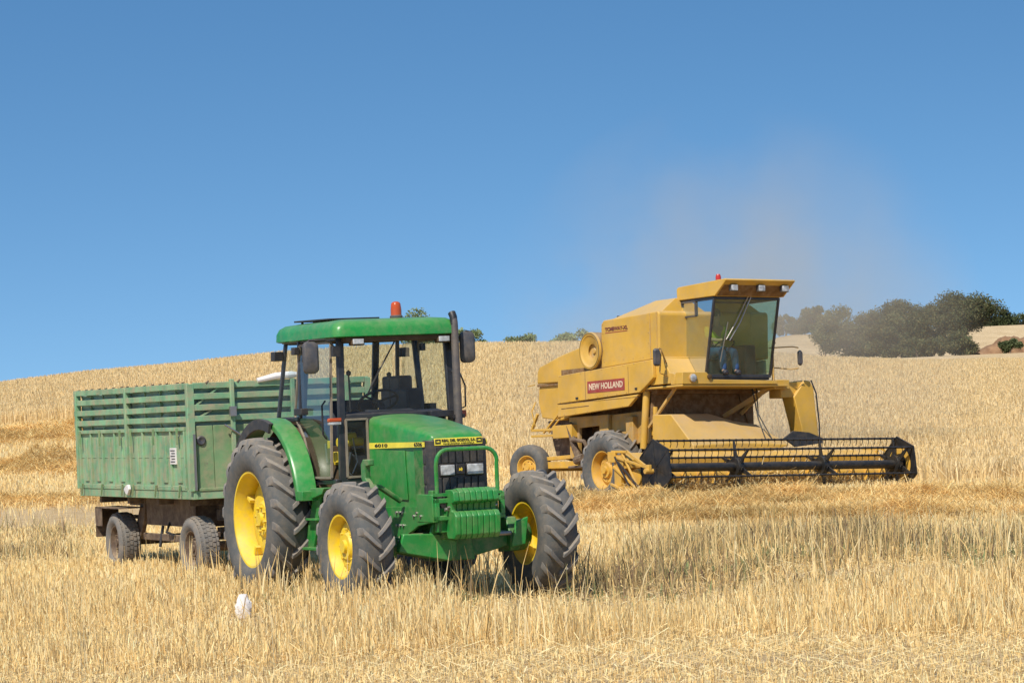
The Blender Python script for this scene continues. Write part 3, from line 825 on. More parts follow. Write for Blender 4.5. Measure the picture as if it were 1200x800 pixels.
mb.prism([(1.40, 1.80), (1.40, 1.95), (1.56, 1.97), (1.60, 1.80)], 0, -.56, .56)
dash = mb.build('dashboard', M['interior'], TR, bevel=.02)
mb = MB()
c = Vector((0, 1.86, 2.07)); ax = Vector((0, .55, .83)); u_ = Vector((1, 0, 0)); v_ = ax.cross(u_)
rp = [tuple(c + (u_ * math.cos(2*math.pi*k/28) + v_ * math.sin(2*math.pi*k/28)) * .215) for k in range(29)]
mb.tube(rp, .015, 8, cap=False)
for k in range(3):
    a = math.pi/2 + k*2*math.pi/3
    mb.tube([tuple(c), tuple(c + (u_*math.cos(a) + v_*math.sin(a))*.21)], .012, 6)
mb.lathe([(-.02, .05), (.02, .05), (.02, .001)], 12, axis=2, c=tuple(c))
mb.build('steering_wheel', M['interior'], TR)
mb = MB()
for (a, b_) in [((-.36, 1.75, 1.7), (-.37, 1.74, 2.38)), ((.20, 2.0, 1.6), (.19, 1.98, 2.35)), ((-.42, 1.95, 1.6), (-.40, 1.92, 2.0))]:
    mb.tube([a, b_], .009, 6); mb.lathe([(-.03, .005), (-.02, .025), (.01, .028), (.03, .005)], 10, axis=2, c=b_)
mb.build('lever', M['black'], TR)
mb = MB(); mb.lathe([(-.05, .04), (.05, .04), (.05, .001)], 12, axis=0, c=(-.42, 1.62, 1.72)); mb.box((-.55, 1.5, 1.80), (-.1, 1.56, 1.86)); mb.lathe([(-.05, .03), (.05, .03), (.06, .001)], 10, axis=2, c=(-.50, 1.85, 1.5)); mb.tube([(-.60, 1.44, 1.86), (-.2, 1.46, 1.87)], .022, 8); mb.tube([(-.58, 1.62, 1.66), (-.30, 1.60, 1.66)], .045, 12); mb.box((-.5, 1.9, 1.42), (-.44, 2.0, 1.56)); mb.box((-.62, 1.75, 1.60), (-.58, 1.80, 1.68)); mb.build('yellow_fitting', M['jyellow'], TR, bevel=.005)
mb = MB(); mb.tube([(-.40, 1.70, 1.55), (-.44, 1.72, 1.35), (-.36, 1.74, 1.28)], .014, 6); mb.tube([(-.56, 1.8, 1.75), (-.55, 1.84, 1.5), (-.58, 1.82, 1.3)], .010, 6); mb.tube([(-.54, 1.5, 1.75), (-.50, 1.52, 1.55), (-.56, 1.54, 1.38)], .010, 6); mb.tube([(-.45, 1.5, 1.7), (-.40, 1.52, 1.45), (-.46, 1.52, 1.33)], .008, 6); mb.tube([(-.60, 1.9, 1.65), (-.58, 1.92, 1.45)], .012, 6); mb.build('hose', M['steel'], TR)
# glass panes with seals
def pane(name, quad, thick_axis, parent, seal=True, gm=None):
    mb = MB(); mb.add(quad, [tuple(range(len(quad)))])
    p = mb.build(name, gm or M['glass_t'], parent, smooth=False)
    if seal:
        s_ = MB(); q = list(quad) + [quad[0]]
        for a, b_ in zip(q[:-1], q[1:]): s_.bar(a, b_, .022, .022)
        s_.build('seal', M['trim'], p)
    return p
pane('windshield', [(-.585, AY, 1.97), (.585, AY, 1.97), (.565, AY+.02, 2.71), (-.565, AY+.02, 2.71)], 1, TR, seal=False)
pane('lower_window', [(-.60, AY-.035, 1.30), (-.36, AY-.035, 1.30), (-.36, AY-.035, 1.895), (-.595, AY-.035, 1.895)], 1, TR)
pane('lower_window', [(.60, AY-.035, 1.30), (.36, AY-.035, 1.30), (.36, AY-.035, 1.895), (.595, AY-.035, 1.895)], 1, TR)
for s in (-1, 1):
    dr = pane('door', [(s*(.735 - .035*(z_-1.3)), y_, z_) for y_, z_ in ((AY+.07, 1.30), (AY+.07, 2.70), (2.30, 2.70), (2.46, 1.95), (2.20, 1.72), (2.05, 1.50), (1.96, 1.30))], 0, TR)
    pane('rear_side_window', [(s*(.72 - .035*(z_-1.95)), y_, z_) for y_, z_ in ((2.46, 1.95), (2.40, 2.70), (2.76, 2.70), (2.97, 1.95))], 0, TR, seal=False)
    mb = MB(); mb.box((s*.70, 2.10, 1.96), (s*.78, 2.32, 2.03)); mb.box((s*.70, 2.28, 2.60), (s*.76, 2.38, 2.68)); mb.box((s*.69, 2.80, 2.55), (s*.79, 2.92, 2.65)); mb.tube([(s*.74, 1.50, 1.7), (s*.78, 1.50, 1.75), (s*.78, 1.50, 2.05), (s*.74, 1.5, 2.1)], .012, 6)
    mb.build('door_fitting', M['black'], TR, bevel=.006)
pane('rear_window', [(-.62, 2.97, 1.96), (.62, 2.97, 1.96), (.60, 2.82, 2.70), (-.60, 2.82, 2.70)], 1, TR, seal=False)
# front firewall filler between hood and lower windows, grey handrail plate
mb = MB(); mb.box((-.66, AY-.03, 1.18), (.66, AY+.03, 1.28)); mb.box((.34, AY-.10, 1.88), (.62, AY-.02, 1.95)); mb.prism([(-.35, 1.0), (-.35, 1.90), (.35, 1.90), (.35, 1.0)], 1, AY-.02, AY+.02)
mb.build('firewall', M['pillar'], TR, bevel=.006)
# roof
def rr_loop(x0, x1, y0, y1, r, z, n=6):
    P = []
    for (cx, cy, a0) in ((x1-r, y1-r, 0), (x0+r, y1-r, 90), (x0+r, y0+r, 180), (x1-r, y0+r, 270)):
        for k in range(n+1):
            a = math.radians(a0 + 90*k/n); P.append((cx + r*math.cos(a), cy + r*math.sin(a), z))
    return P
X0, X1, Y0, Y1 = -.735, .675, 1.17, 2.96
mb = MB()
mb.loft([rr_loop(X0+.03, X1-.03, Y0+.03, Y1-.03, .08, 2.742), rr_loop(X0, X1, Y0, Y1, .10, 2.752), rr_loop(X0+.005, X1-.005, Y0+.005, Y1-.005, .10, 2.83),
         rr_loop(X0+.03, X1-.03, Y0+.03, Y1-.03, .10, 2.885), rr_loop(X0+.08, X1-.08, Y0+.09, Y1-.09, .10, 2.918), rr_loop(X0+.2, X1-.2, Y0+.25, Y1-.25, .10, 2.935)])
roof = mb.build('roof', M['jgreen'], TR, angle=40)
mb = MB(); mb.box((-.60, 1.20, 2.690), (.60, 1.345, 2.744)); mb.box((-.60, 1.36, 2.725), (.60, 2.8, 2.742)); mb.build('roof_lining', M['liner'], roof, bevel=.01)
mb = MB(); mb.prism([(1.62, 2.940), (2.62, 2.950), (2.62, 2.968), (1.62, 2.956)], 0, -.62, -.04); mb.tube([(-.55, 2.55, 2.90), (-.55, 2.55, 2.96)], .015, 8)
mb.build('roof_hatch', M['black'], roof, bevel=.004)
mb = MB(); mb.box((-.45, 1.7, 2.925), (-.08, 2.5, 2.950)); mb.build('hatch_frame', M['white'], roof, bevel=.004)
bx_, by_ = .10, 1.50
mb = MB(); mb.lathe([(2.925, .001), (2.925, .068), (2.955, .068), (2.965, .058)], 20, axis=2, c=(bx_, by_, 0)); bc = mb.build('beacon', M['mirrorback'], TR)
mb = MB(); mb.lathe([(2.962, .058), (3.02, .058), (3.085, .050), (3.10, .040), (3.108, .020), (3.110, .001)], 20, axis=2, c=(bx_, by_, 0)); mb.build('beacon_lens', M['orange'], bc)
for xx in (-.47, .50):
    mb = MB(); mb.box((xx-.075, 1.19, 2.655), (xx+.075, 1.28, 2.735)); wl = mb.build('work_light', M['liner'], TR, bevel=.012)
    mb = MB(); mb.box((xx-.06, 1.178, 2.668), (xx+.06, 1.195, 2.722)); mb.build('lens', M['lamp'], wl, bevel=.004)
# wiper, ties
mb = MB(); mb.tube([(.0, AY-.03, 2.70), (-.30, AY-.03, 2.22)], .008, 6); mb.bar((-.33, AY-.03, 2.16), (-.18, AY-.03, 2.42), .014); mb.build('wiper', M['black'], TR)
# mirrors
for s, mx in ((-1, -.97), (1, .80)):
    mb = MB()
    w2, h2 = .085, .165
    zc = 2.545 if s < 0 else 2.60
    tilt = .03 * s
    rings = []
    for yy, q in ((1.30, .9), (1.285, 1.0), (1.255, .96), (1.235, .7)):
        rings.append([(x, yy, z) for x, z, _ in [(p[0], p[1], 0) for p in rr_loop(mx - w2*q, mx + w2*q, zc - h2*q, zc + h2*q, .05*q, 0, 4)]])
    mb.loft(rings)
    mr = mb.build('mirror', M['mirrorback'], TR)
    mb = MB()
    if s < 0: mb.tube([(-.66, AY-.03, 2.60), (-.74, AY-.06, 2.70), (-.80, AY-.06, 2.725), (-.97, 1.30, 2.725), (-1.02, 1.30, 2.68), (-1.05, 1.30, 2.5)], .012, 8); mb.box((-.72, AY-.08, 2.55), (-.64, AY-.01, 2.66))
    else: mb.tube([(.62, AY-.03, 2.66), (.70, AY-.06, 2.70), (.80, 1.28, 2.77), (.86, 1.27, 2.75)], .012, 8); mb.box((.62, AY-.07, 2.58), (.70, AY-.01, 2.68))
    mb.build('mirror_arm', M['black'], mr)
# side indicators
mb = MB(); mb.box((-.80, 1.27, 1.875), (-.655, 1.33, 1.915)); q = mb.build('indicator', M['orange'], TR, bevel=.01); 
mb = MB(); mb.box((-.795, 1.272, 1.845), (-.66, 1.328, 1.874)); mb.build('indicator_lens', M['lamp'], q, bevel=.006)
mb = MB(); mb.box((.70, 1.27, 1.87), (.76, 1.33, 1.94)); mb.tube([(.62, 1.3, 1.9), (.72, 1.3, 1.9)], .02, 8); mb.build('indicator', M['orange'], TR, bevel=.008)
mb = MB(); mb.tube([(.62, 1.31, 2.35), (.70, 1.27, 2.33), (.74, 1.24, 2.2), (.735, 1.24, 1.98), (.66, 1.3, 1.94)], .010, 6); mb.build('grab_rail', M['black'], TR)
# exhaust
mb = MB()
EX, EYY = .62, 1.18
mb.tube([(EX, EYY, 1.30), (EX, EYY, 1.80), (EX, EYY, 2.75), (EX, EYY, 2.86), (EX-.002, EYY+.012, 2.92), (EX-.005, EYY+.035, 2.955)], [.045, .045, .040, .038, .038, .038], 16, cap=False)
ex = mb.build('exhaust', M['exhaust'], TR)
mb = MB(); mb.tube([(EX-.001, EYY+.005, 2.84), (EX-.003, EYY+.012, 2.92), (EX-.006, EYY+.040, 2.962)], [.0405, .0405, .041], 16, cap=False); mb.box((EX-.07, EYY-.02, 1.86), (EX+.07, EYY+.08, 1.90)); mb.build('exhaust_tip', M['black'], ex)
# rear fenders
for s in (-1, 1):
    mb = MB(); rings = []
    for k in range(15):
        a = math.radians(14 + k * 8.6)
        Rf = 1.015 + .06 * math.sin(max(0, a - .3))
        yy, zz = RY - Rf*math.cos(a), .87 + Rf*math.sin(a)
        dy, dz = -math.cos(a), math.sin(a)
        xo = s*.985; xi = s*.765
        rings.append([(xi, yy - dy*.0, zz), (xo - s*.03, yy, zz), (xo, yy - dy*.02, zz - dz*.02), (xo, yy - dy*.075, zz - dz*.075),
                      (xo - s*.012, yy - dy*.075, zz - dz*.075), (xo - s*.014, yy - dy*.03, zz - dz*.03), (xi, yy - dy*.03, zz - dz*.03)])
    mb.loft(rings)
    # foot of the fender
    mb.box((s*.66, 1.60, 1.07), (s*1.0, 1.80, 1.17))
    fe = mb.build('rear_fender', M['jgreen'], TR, bevel=.006)
    mb = MB(); rings = []
    for k in range(9):
        a = math.radians(72 + k * 8.6)
        Rf = 1.055
        yy, zz = RY - Rf*math.cos(a), .87 + Rf*math.sin(a); dy, dz = -math.cos(a), math.sin(a)
        rings.append([(s*.975, yy, zz + .012), (s*1.03, yy, zz + .012), (s*1.03, yy - dy*.10, zz - dz*.10), (s*1.0, yy - dy*.10, zz - dz*.10), (s*1.0, yy-dy*.01, zz-dz*.01)])
    mb.loft(rings); mb.build('fender_lip', M['grille'], fe, bevel=.004)
# platform, steps
for s in (-1, 1):
    mb = MB()
    mb.prism([(AY-.1, 1.20), (1.62, 1.20), (1.80, 1.10), (1.66, 1.08), (AY-.05, 1.14)], 0, s*.50, s*.90)
    mb.prism([(1.52, 1.12), (1.74, 1.12), (1.84, .90), (2.10, .60), (2.14, .54), (1.80, .54), (1.66, .80)], 0, s*.80, s*.83)
    mb.prism([(1.52, 1.12), (1.74, 1.12), (1.84, .90), (2.10, .60), (2.14, .54), (1.80, .54), (1.66, .80)], 0, s*.56, s*.59)
    mb.box((s*.58, 1.45, .555), (s*.93, 1.85, .585)); mb.box((s*.58, 1.50, .86), (s*.90, 1.80, .885))
    mb.build('step', M['jgreen'], TR, bevel=.006)
    mb = MB(); mb.box((s*.30, 1.55, .62), (s*.60, 2.2, 1.05)); mb.build('battery_box', M['black'], TR, bevel=.02)
    # front fender bracket above the wheel
    if s > 0: continue
    mb = MB()
    mb.prism([(FY+.18, 1.22), (FY+.26, 1.30), (FY+.26, 1.44), (FY+.20, 1.49), (FY+.04, 1.49), (FY+.04, 1.43), (FY+.14, 1.42), (FY+.16, 1.30), (FY+.0, 1.20), (FY-.06, 1.14), (FY+.04, 1.12)], 0, s*.74, s*.80)
    mb.tube([(s*.40, FY+.2, 1.05), (s*.62, FY+.2, 1.20), (s*.77, FY+.18, 1.22)], .03, 8)
    mb.build('fender_bracket', M['jgreen_d'], TR, bevel=.008)
# rear hitch and tow bar
mb = MB(); mb.bar((0, 2.9, .52), (0, 3.5, .50), .09, .05); mb.box((-.12, 2.95, .45), (.12, 3.05, 1.0)); mb.tube([(-.3, 2.95, .8), (-.34, 3.6, .55)], .03, 8); mb.tube([(.3, 2.95, .8), (.34, 3.6, .55)], .03, 8)
mb.build('hitch', M['rusty'], TR)

# ------------------------------------------------------------------ trailer
TL = empty('trailer', (-3.92, 38.2, 0), 23.5)
tag(TL, 'old green four wheeled farm trailer with slatted upper boards behind the tractor', 'trailer')
LL, WW = 5.06, 2.3
Z0, Z1, Z2 = .99, 1.86, 2.38
mb = MB()
mb.box((.0, .0, Z0), (.06, LL, Z0+.11)); mb.box((WW-.06, 0, Z0), (WW, LL, Z0+.11)); mb.box((.06, 0, Z0), (WW-.06, .06, Z0+.11)); mb.box((.06, LL-.06, Z0), (WW-.06, LL, Z0+.11))
mb.box((.06, .06, Z0+.02), (WW-.06, LL-.06, Z0+.09))
mb.build('bed', M['tgreen'], TL, bevel=.006)
# long side boards with pressed ribs
for s, x0 in ((1, .012), (-1, WW-.012)):
    for (ya, yb) in ((.26, 2.62), (2.74, 4.98)):
        mb = MB()
        mb.box((x0, ya, Z0+.10), (x0+s*.03, yb, Z1))
        n = 8; dy = (yb - ya) / n
        for k in range(n + 1):
            yy = min(max(ya + k*dy, ya + .025), yb - .025)
            if k % 2 == 0 or k in (0, n): mb.box((x0 - s*.028, yy-.022, Z0+.13), (x0+s*.002, yy+.022, Z1-.02))
            else: mb.prism([(yy-.085, Z0+.20), (yy-.05, Z1-.10), (yy+.05, Z1-.10), (yy+.085, Z0+.20)], 0, x0 - s*.016, x0 + s*.002)
        mb.box((x0 - s*.032, ya, Z1-.035), (x0+s*.03, yb, Z1+.012))
        mb.box((x0 - s*.022, ya, Z0+.105), (x0+s*.002, yb, Z0+.16))
        mb.box((x0 - s*.006, ya, 1.50), (x0 + s*.002, yb, 1.51))
        mb.build('side_board', M['tgreen'], TL, bevel=.004)
        mb = MB()
        for k in range(3):
            yy = ya + (yb-ya)*(.08 + .42*k)
            mb.bar((x0 - s*.045, yy, Z0+.17), (x0 - s*.055, yy+.03, Z0+.02), .022, .02)
            mb.bar((x0 - s*.045, yy+.05, Z1), (x0 - s*.05, yy+.03, Z1-.20), .022, .022)
        mb.build('latch', M['tgreen_d'], TL)
# front and rear boards
mb = MB(); mb.box((.28, .004, Z0+.10), (WW-.06, .035, Z1+.02)); mb.box((.06, .006, Z0+.10), (.27, .036, Z1+.02)); mb.box((.06, -.012, Z0+.10), (WW-.06, .006, Z0+.135))
mb.build('front_board', M['tgreen_d'], TL, bevel=.004)
mb = MB(); mb.box((.06, LL-.036, Z0+.10), (WW-.06, LL-.004, Z1)); mb.build('rear_board', M['tgreen_d'], TL, bevel=.004)
# posts
def post(x, y, z0, z1, w=.06): 
    mb = MB(); mb.box((x-w/2, y-w/2, z0), (x+w/2, y+w/2, z1)); mb.build('post', M['tgreen'], TL, bevel=.005)
for yy in (.0+.03, 2.68, LL-.04):
    post(.0, yy, Z0+.1, Z2+.01, .075 if yy > .1 else .09); post(WW, yy, Z0+.1, Z2+.01, .075)
post(.52, -.035, 1.55, Z2+.05, .05); post(1.3, -.035, 1.0, Z2+.03, .05); post(2.0, -.035, 1.55, Z2+.05, .05)
for yy in (.72, 1.36, 2.02, 3.3, 3.92, 4.5): 
    for xx in (.05, WW-.05): post(xx, yy, Z1, Z2-.04, .035)
# rails
for k, zz in enumerate((1.965, 2.10, 2.235, 2.365)):
    for s, xx in ((-1, -.012), (1, WW+.012)):
        for (ya, yb) in ((.05, 2.66), (2.70, 5.12)):
            mb = MB(); dz = random.uniform(-.008, .008)
            mb.add([(xx-.015, ya, zz-.036), (xx+.015, ya, zz-.036), (xx+.015, yb, zz-.036+dz), (xx-.015, yb, zz-.036+dz), (xx-.015, ya, zz+.036), (xx+.015, ya, zz+.036), (xx+.015, yb, zz+.036+dz), (xx-.015, yb, zz+.036+dz)],
                   [(0,3,2,1),(4,5,6,7),(0,1,5,4),(1,2,6,5),(2,3,7,6),(3,0,4,7)])
            mb.build('rail', M['tgreen'], TL, bevel=.004)
    mb = MB(); mb.box((.04, -.012, zz-.036), (WW-.04, .018, zz+.036)); mb.box((.04, LL-.02, zz-.03), (WW-.04, LL+.01, zz+.03)); mb.build('end_rail', M['tgreen'], TL, bevel=.004)
mb = MB(); mb.bar((.06, .03, 2.12), (.40, .03, 2.36), .05, .02); mb.bar((.06, .03, 1.96), (.30, .03, 2.08), .05, .02); mb.build('brace', M['tgreen'], TL)
# tarpaulin hanging inside the rails: scalloped
def tarp_strip(p0, p1, nz, z0, z1, n=60, amp=.02, ins=(1, 0)):
    vs = []; fs = []
    for i in range(n + 1):
        f = i / n
        for j in range(nz + 1):
            g = j / nz
            zz = z0 + (z1 - z0) * g - (.035 * abs(math.sin(f * math.pi * 7)) if j == nz else 0)
            off = amp * (math.sin(f*31 + j*1.7) * .5 + math.sin(f*13 + j*2.3) * .5) + .045 * abs(math.sin(g * math.pi * 4))
            vs.append((p0[0] + (p1[0]-p0[0])*f + ins[0]*(off-.052), p0[1] + (p1[1]-p0[1])*f + ins[1]*(off-.052), zz))
    for i in range(n):
        for j in range(nz):
            a = i*(nz+1)+j; fs.append((a, a+nz+1, a+nz+2, a+1))
    return vs, fs
mb = MB()
mb.add(*tarp_strip((.075, .05), (.075, LL-.05), 16, 1.80, 2.36, ins=(1, 0)))
mb.add(*tarp_strip((.06, .075), (WW-.06, .075), 16, 1.82, 2.36, ins=(0, 1)))
mb.add(*tarp_strip((WW-.075, .05), (WW-.075, LL-.05), 16, 1.80, 2.36, ins=(-1, 0)))
mb.add(*tarp_strip((.06, LL-.075), (WW-.06, LL-.075), 16, 1.82, 2.36, ins=(0, -1)))
o = mb.build('lining_sheet', M['tarp'], TL, angle=180)
# top edge hooks and rust spots
mb = MB()
for k in range(15):
    yy = .2 + k * .34 + random.uniform(-.06, .06); mb.tube([(-.02, yy, 2.38), (-.01, yy+.02, 2.41), (.03, yy+.05, 2.415)], .008, 5)
for k in range(5): mb.tube([(.2 + k*.4, -.01, 2.39), (.24 + k*.4, 0, 2.42)], .013, 5)
mb.build('hook', M['rusty'], TL)
mb = MB(); mb.tube([(.86, -.01, 2.40), (1.1, -.02, 2.445), (1.3, -.02, 2.455), (1.42, -.01, 2.455)], [.03, .045, .045, .02], 10); mb.build('rolled_sheet', M['white'], TL)
mb = MB(); mb.lathe([(0, .001), (-.012, .045), (0, .06)], 20, axis=1, c=(.115, -.006, 1.70)); mb.build('reflector', M['mirrorback'], TL)
mb = MB(); mb.box((-.018, .62, 1.42), (-.004, .86, 1.62)); mb.build('info_plate', M['white'], TL)
mb = MB()
for k in range(5): mb.box((-.021, .65, 1.445 + .034*k), (-.0185, .83 - .04*(k % 2), 1.457 + .034*k))
mb.build('plate_lettering', M['ink'], TL)
mb = MB(); mb.bar((.02, -.03, 1.10), (.02, -.03, 1.78), .025, .03); mb.tube([(.52, -.06, 1.45), (.60, -.08, 1.50), (.60, -.08, 1.75), (.40, -.07, 1.88)], .014, 6); mb.box((.47, -.10, 1.98), (.55, -.05, 2.10)); mb.build('tie_rod', M['steel'], TL)
mb = MB(); mb.prism([(2.60, 1.16), (2.68, 1.15), (2.80, 1.10), (2.72, 1.04), (2.64, 1.02), (2.56, 1.10)], 0, -.06, -.02); mb.build('cloth_scrap', M['white'], TL, bevel=.01)
# chassis
mb = MB()
for xx in (.62, 1.68): mb.box((xx-.05, .1, .84), (xx+.05, LL-.4, .99))
mb.box((.30, .9, .62), (.34, 3.0, .985)); mb.box((1.96, .9, .62), (2.0, 3.0, .985)); mb.box((.3, .9, .62), (2.0, .94, .98))
mb.box((.35, 2.96, .62), (1.95, 3.0, .985))
for k in range(4): mb.box((.1, .5 + 1.3*k, .90), (WW-.1, .58 + 1.3*k, .985))
mb.prism([(3.05, .985), (3.20, .98), (3.5, .6), (3.55, .42), (3.35, .42), (3.12, .7)], 0, .30, .36); mb.prism([(3.05, .985), (3.20, .98), (3.5, .6), (3.55, .42), (3.35, .42), (3.12, .7)], 0, 1.94, 2.0)
mb.tube([(.1, 3.68, .40), (WW-.1, 3.68, .40)], .06, 12); mb.tube([(.1, .40, .40), (WW-.1, .40, .40)], .06, 12)
mb.box((.5, .1, .55), (1.8, .7, .62)); mb.lathe([(.62, .5), (.70, .5)], 28, axis=2, c=(1.15, .4, 0)); mb.box((.5, .1, .70), (1.8, .7, .84))
mb.bar((.30, 1.15, .47), (.30, 3.1, .47), .05, .09)
for k in range(4): mb.bar((.45 + .35*k, 3.3, .70), (.45 + .35*k, 4.1, .70), .06, .05)
mb.box((.25, 3.35, .52), (.35, 4.0, .58)); mb.box((.25, .1, .52), (.35, .7, .58))
mb.build('chassis', M['rusty'], TL, bevel=.008)
mb = MB(); mb.tube([(.30, 2.0, .66), (.22, 1.9, .55), (.28, 1.7, .50)], .018, 6); mb.tube([(.30, 2.3, .62), (.25, 2.3, .35)], .02, 6); mb.build('brake_rod', M['black'], TL)
# rear mudguards
for xa, xb in ((-.02, .30), (2.0, WW+.02)):
    mb = MB(); mb.box((xa, 3.15, .835), (xb, 4.30, .85)); mb.box((xa, 4.29, .45), (xb, 4.30, .85)); mb.box((xa, 4.0, .60), (xa+.01, 4.29, .85)); mb.build('mudguard', M['rusty'], TL)
for yy, st in ((.40, 3), (3.68, 0)):
    wheel(TL, (.17, yy, .385), .385, .25, .215, .0, 0, M['rusty'], steer=st, tmat=M['tyre_t'])
    wheel(TL, (WW-.17, yy, .385), .385, .25, .215, .0, 0, M['rusty'], left=True, steer=st, tmat=M['tyre_t'])
# block treads on the four trailer tyres
for o in [c for c in TL.children if c.name.startswith('wheel')]:
    mb = MB(); R = .385; w = .25
    for k in range(40):
        a = 2*math.pi*k/40
        for row, xx in enumerate((-.095, -.048, 0, .048, .095)):
            aa = a + (.04 if row % 2 else 0); r0 = R - .022; r1 = R + .010 if abs(xx) < .08 else R - .006
            da = .055
            P = lambda x_, r_, g_: (x_, r_*math.cos(g_), r_*math.sin(g_))
            mb.loft([[P(xx-.019, r0, aa-da), P(xx+.019, r0, aa-da), P(xx+.019, r1, aa-da), P(xx-.019, r1, aa-da)],
                     [P(xx-.019, r0, aa+da), P(xx+.019, r0, aa+da), P(xx+.019, r1, aa+da), P(xx-.019, r1, aa+da)]])
    mb.build('tread', M['tyre_t'], o, smooth=False)
mb = MB(); mb.bar((.75, .1, .56), (1.08, -2.6, .50), .09, .07); mb.bar((1.55, .1, .56), (1.22, -2.6, .50), .09, .07); mb.bar((1.15, -2.55, .50), (1.15, -3.3, .50), .10, .08); mb.lathe([(-.03, .05), (-.03, .09), (.03, .09), (.03, .05)], 16, axis=2, c=(1.15, -3.38, .50))
mb.build('drawbar', M['rusty'], TL)
# ------------------------------------------------------------------ combine harvester
CH = empty('combine_harvester', (3.05, 62.47, -.17), 32, -1.5, 2)
tag(CH, 'large yellow combine harvester with a green glazed cab, working on the slope', 'combine harvester')
Y_, YD, YU = M['nh'], M['nh_d'], M['nh_u']
# grain tank
mb = MB()
mb.prism([(-1.55, 2.80), (-1.58, 3.66), (-1.54, 3.72), (.36, 3.67), (.45, 3.60), (.48, 2.72)], 0, -1.30, 1.30)
tank = mb.build('grain_tank', Y_, CH, bevel=.03, seg=3)
mb = MB()
mb.loft([[(-1.2, -1.5, 3.70), (1.2, -1.5, 3.70), (1.2, .2, 3.68), (-1.2, .2, 3.68)], [(-.80, -1.42, 3.98), (.8, -1.42, 3.98), (.8, -.75, 3.98), (-.80, -.75, 3.98)]])
mb.build('tank_hood', Y_, tank, bevel=.01)
mb = MB(); mb.tube([(-1.0, .05, 3.70), (-1.0, .30, 3.74), (.6, .3, 3.76)], .02, 6); mb.build('tank_rail', M['black'], tank)
# seam and rivets on the tank
mb = MB(); mb.box((-1.306, -1.50, 3.70), (-1.299, -1.485, 2.82)); mb.box((-1.309, -1.28, 2.81), (-1.30, -1.25, 3.69))
mb.build('seam', YD, tank)
text_mesh('lettering', 'TCMEWAY-XL', .10, M['inkred'], tank, (-1.306, -.10, 3.475), (0, -1, 0), (0, 0, 1), width=.80, bold=.004)
mb = MB(); mb.box((-1.306, -.48, 3.405), (-1.302, .30, 3.418)); mb.build('decal_line', M['signred'], tank)
# lower front slope of the tank and the platform
mb = MB()
mb.prism([(-1.62, 2.83), (-1.62, 2.80), (-1.86, 2.50), (-1.86, 2.30), (-1.20, 2.30), (-1.20, 2.83)], 0, -1.28, -.66)
mb.prism([(-1.88, 2.50), (-1.90, 2.27), (-1.95, 2.27), (-2.05, 2.27), (-2.05, 2.48), (-1.95, 2.50)], 0, -1.30, -.62)
mb.build('front_housing', Y_, CH, bevel=.012)
mb = MB()
mb.prism([(-1.30, 2.27), (-1.30, 2.50), (-.74, 2.50), (-.60, 2.36), (.94, 2.34), (.94, 2.27)], 1, -2.30, -2.06)
mb.box((-1.30, -2.28, 2.225), (1.2, -.6, 2.265)); mb.box((.94, -2.2, 2.18), (1.30, -1.5, 2.36))
mb.build('platform', Y_, CH, bevel=.01)
# upper and lower side panels
for s in (-1, 1):
    mb = MB()
    mb.prism([(2.02, 2.10), (1.98, 2.66), (-1.38, 2.79), (-1.40, 2.44), (-1.20, 2.32), (-.92, 2.18)], 0, s*1.28, s*1.36)
    p = mb.build('side_panel', Y_, CH, bevel=.012)
    mb = MB(); mb.prism([(2.05, 1.83), (2.02, 2.075), (-.86, 2.15), (-.50, 1.93)], 0, s*1.27, s*1.345); mb.build('lower_side_panel', Y_, CH, bevel=.012)
    mb = MB(); mb.prism([(1.9, 1.99), (1.9, 2.005), (.9, 2.02), (.9, 2.005)], 0, s*1.345, s*1.351); mb.build('panel_seam', YU, CH)
mb = MB(); mb.box((-1.366, -.42, 2.255), (-1.361, .90, 2.49)); sg = mb.build('name_plate', M['signred'], CH)
text_mesh('lettering', 'NEW HOLLAND', .17, M['letter'], sg, (-1.368, .24, 2.372), (0, -1, 0), (0, 0, 1), width=1.20, bold=.004)
mb = MB()
def bolt_(y, z, x=-1.36): mb.lathe([(x+.002, .012), (x-.006, .012), (x-.008, .001)], 6, c=(0, y, z))
for k in range(9): bolt_(1.9 - k*.38, 2.645 + k*.014, -1.36)
for k in range(8): bolt_(1.9 - k*.34, 2.13 + k*.010, -1.36)
for k in range(6): bolt_(.36 - k*.34, 2.86, -1.30)
for k in range(5): bolt_(.38, 2.9 + k*.17, -1.30)
for k in range(4): bolt_(-1.20, 2.92 + k*.2, -1.30)
for k in range(6): bolt_(1.8 - k*.42, 1.88 + k*.012, -1.345)
bo = mb.build('bolt', YD, CH)
for yy in (.98, -.55):
    mb = MB(); mb.box((-1.363, yy-.006, 2.12 if yy > 0 else 2.16), (-1.358, yy+.006, 2.70)); mb.build('panel_seam', YU, CH)
mb = MB(); mb.box((-1.375, 1.25, 2.16), (-1.36, 1.33, 2.20)); mb.build('latch', M['black'], CH)
mb = MB(); mb.box((-1.375, -.85, 2.24), (-1.36, -.78, 2.28)); mb.build('latch', M['black'], CH)
mb = MB(); mb.box((-1.345, 2.05, 2.09), (-1.27, -.80, 2.105)); mb.build('panel_lip', YU, CH)
# body core between panels
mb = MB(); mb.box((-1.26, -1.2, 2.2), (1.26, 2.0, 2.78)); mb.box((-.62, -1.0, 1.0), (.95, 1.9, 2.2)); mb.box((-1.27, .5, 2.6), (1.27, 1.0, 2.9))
mb.build('body_core', YU, CH)
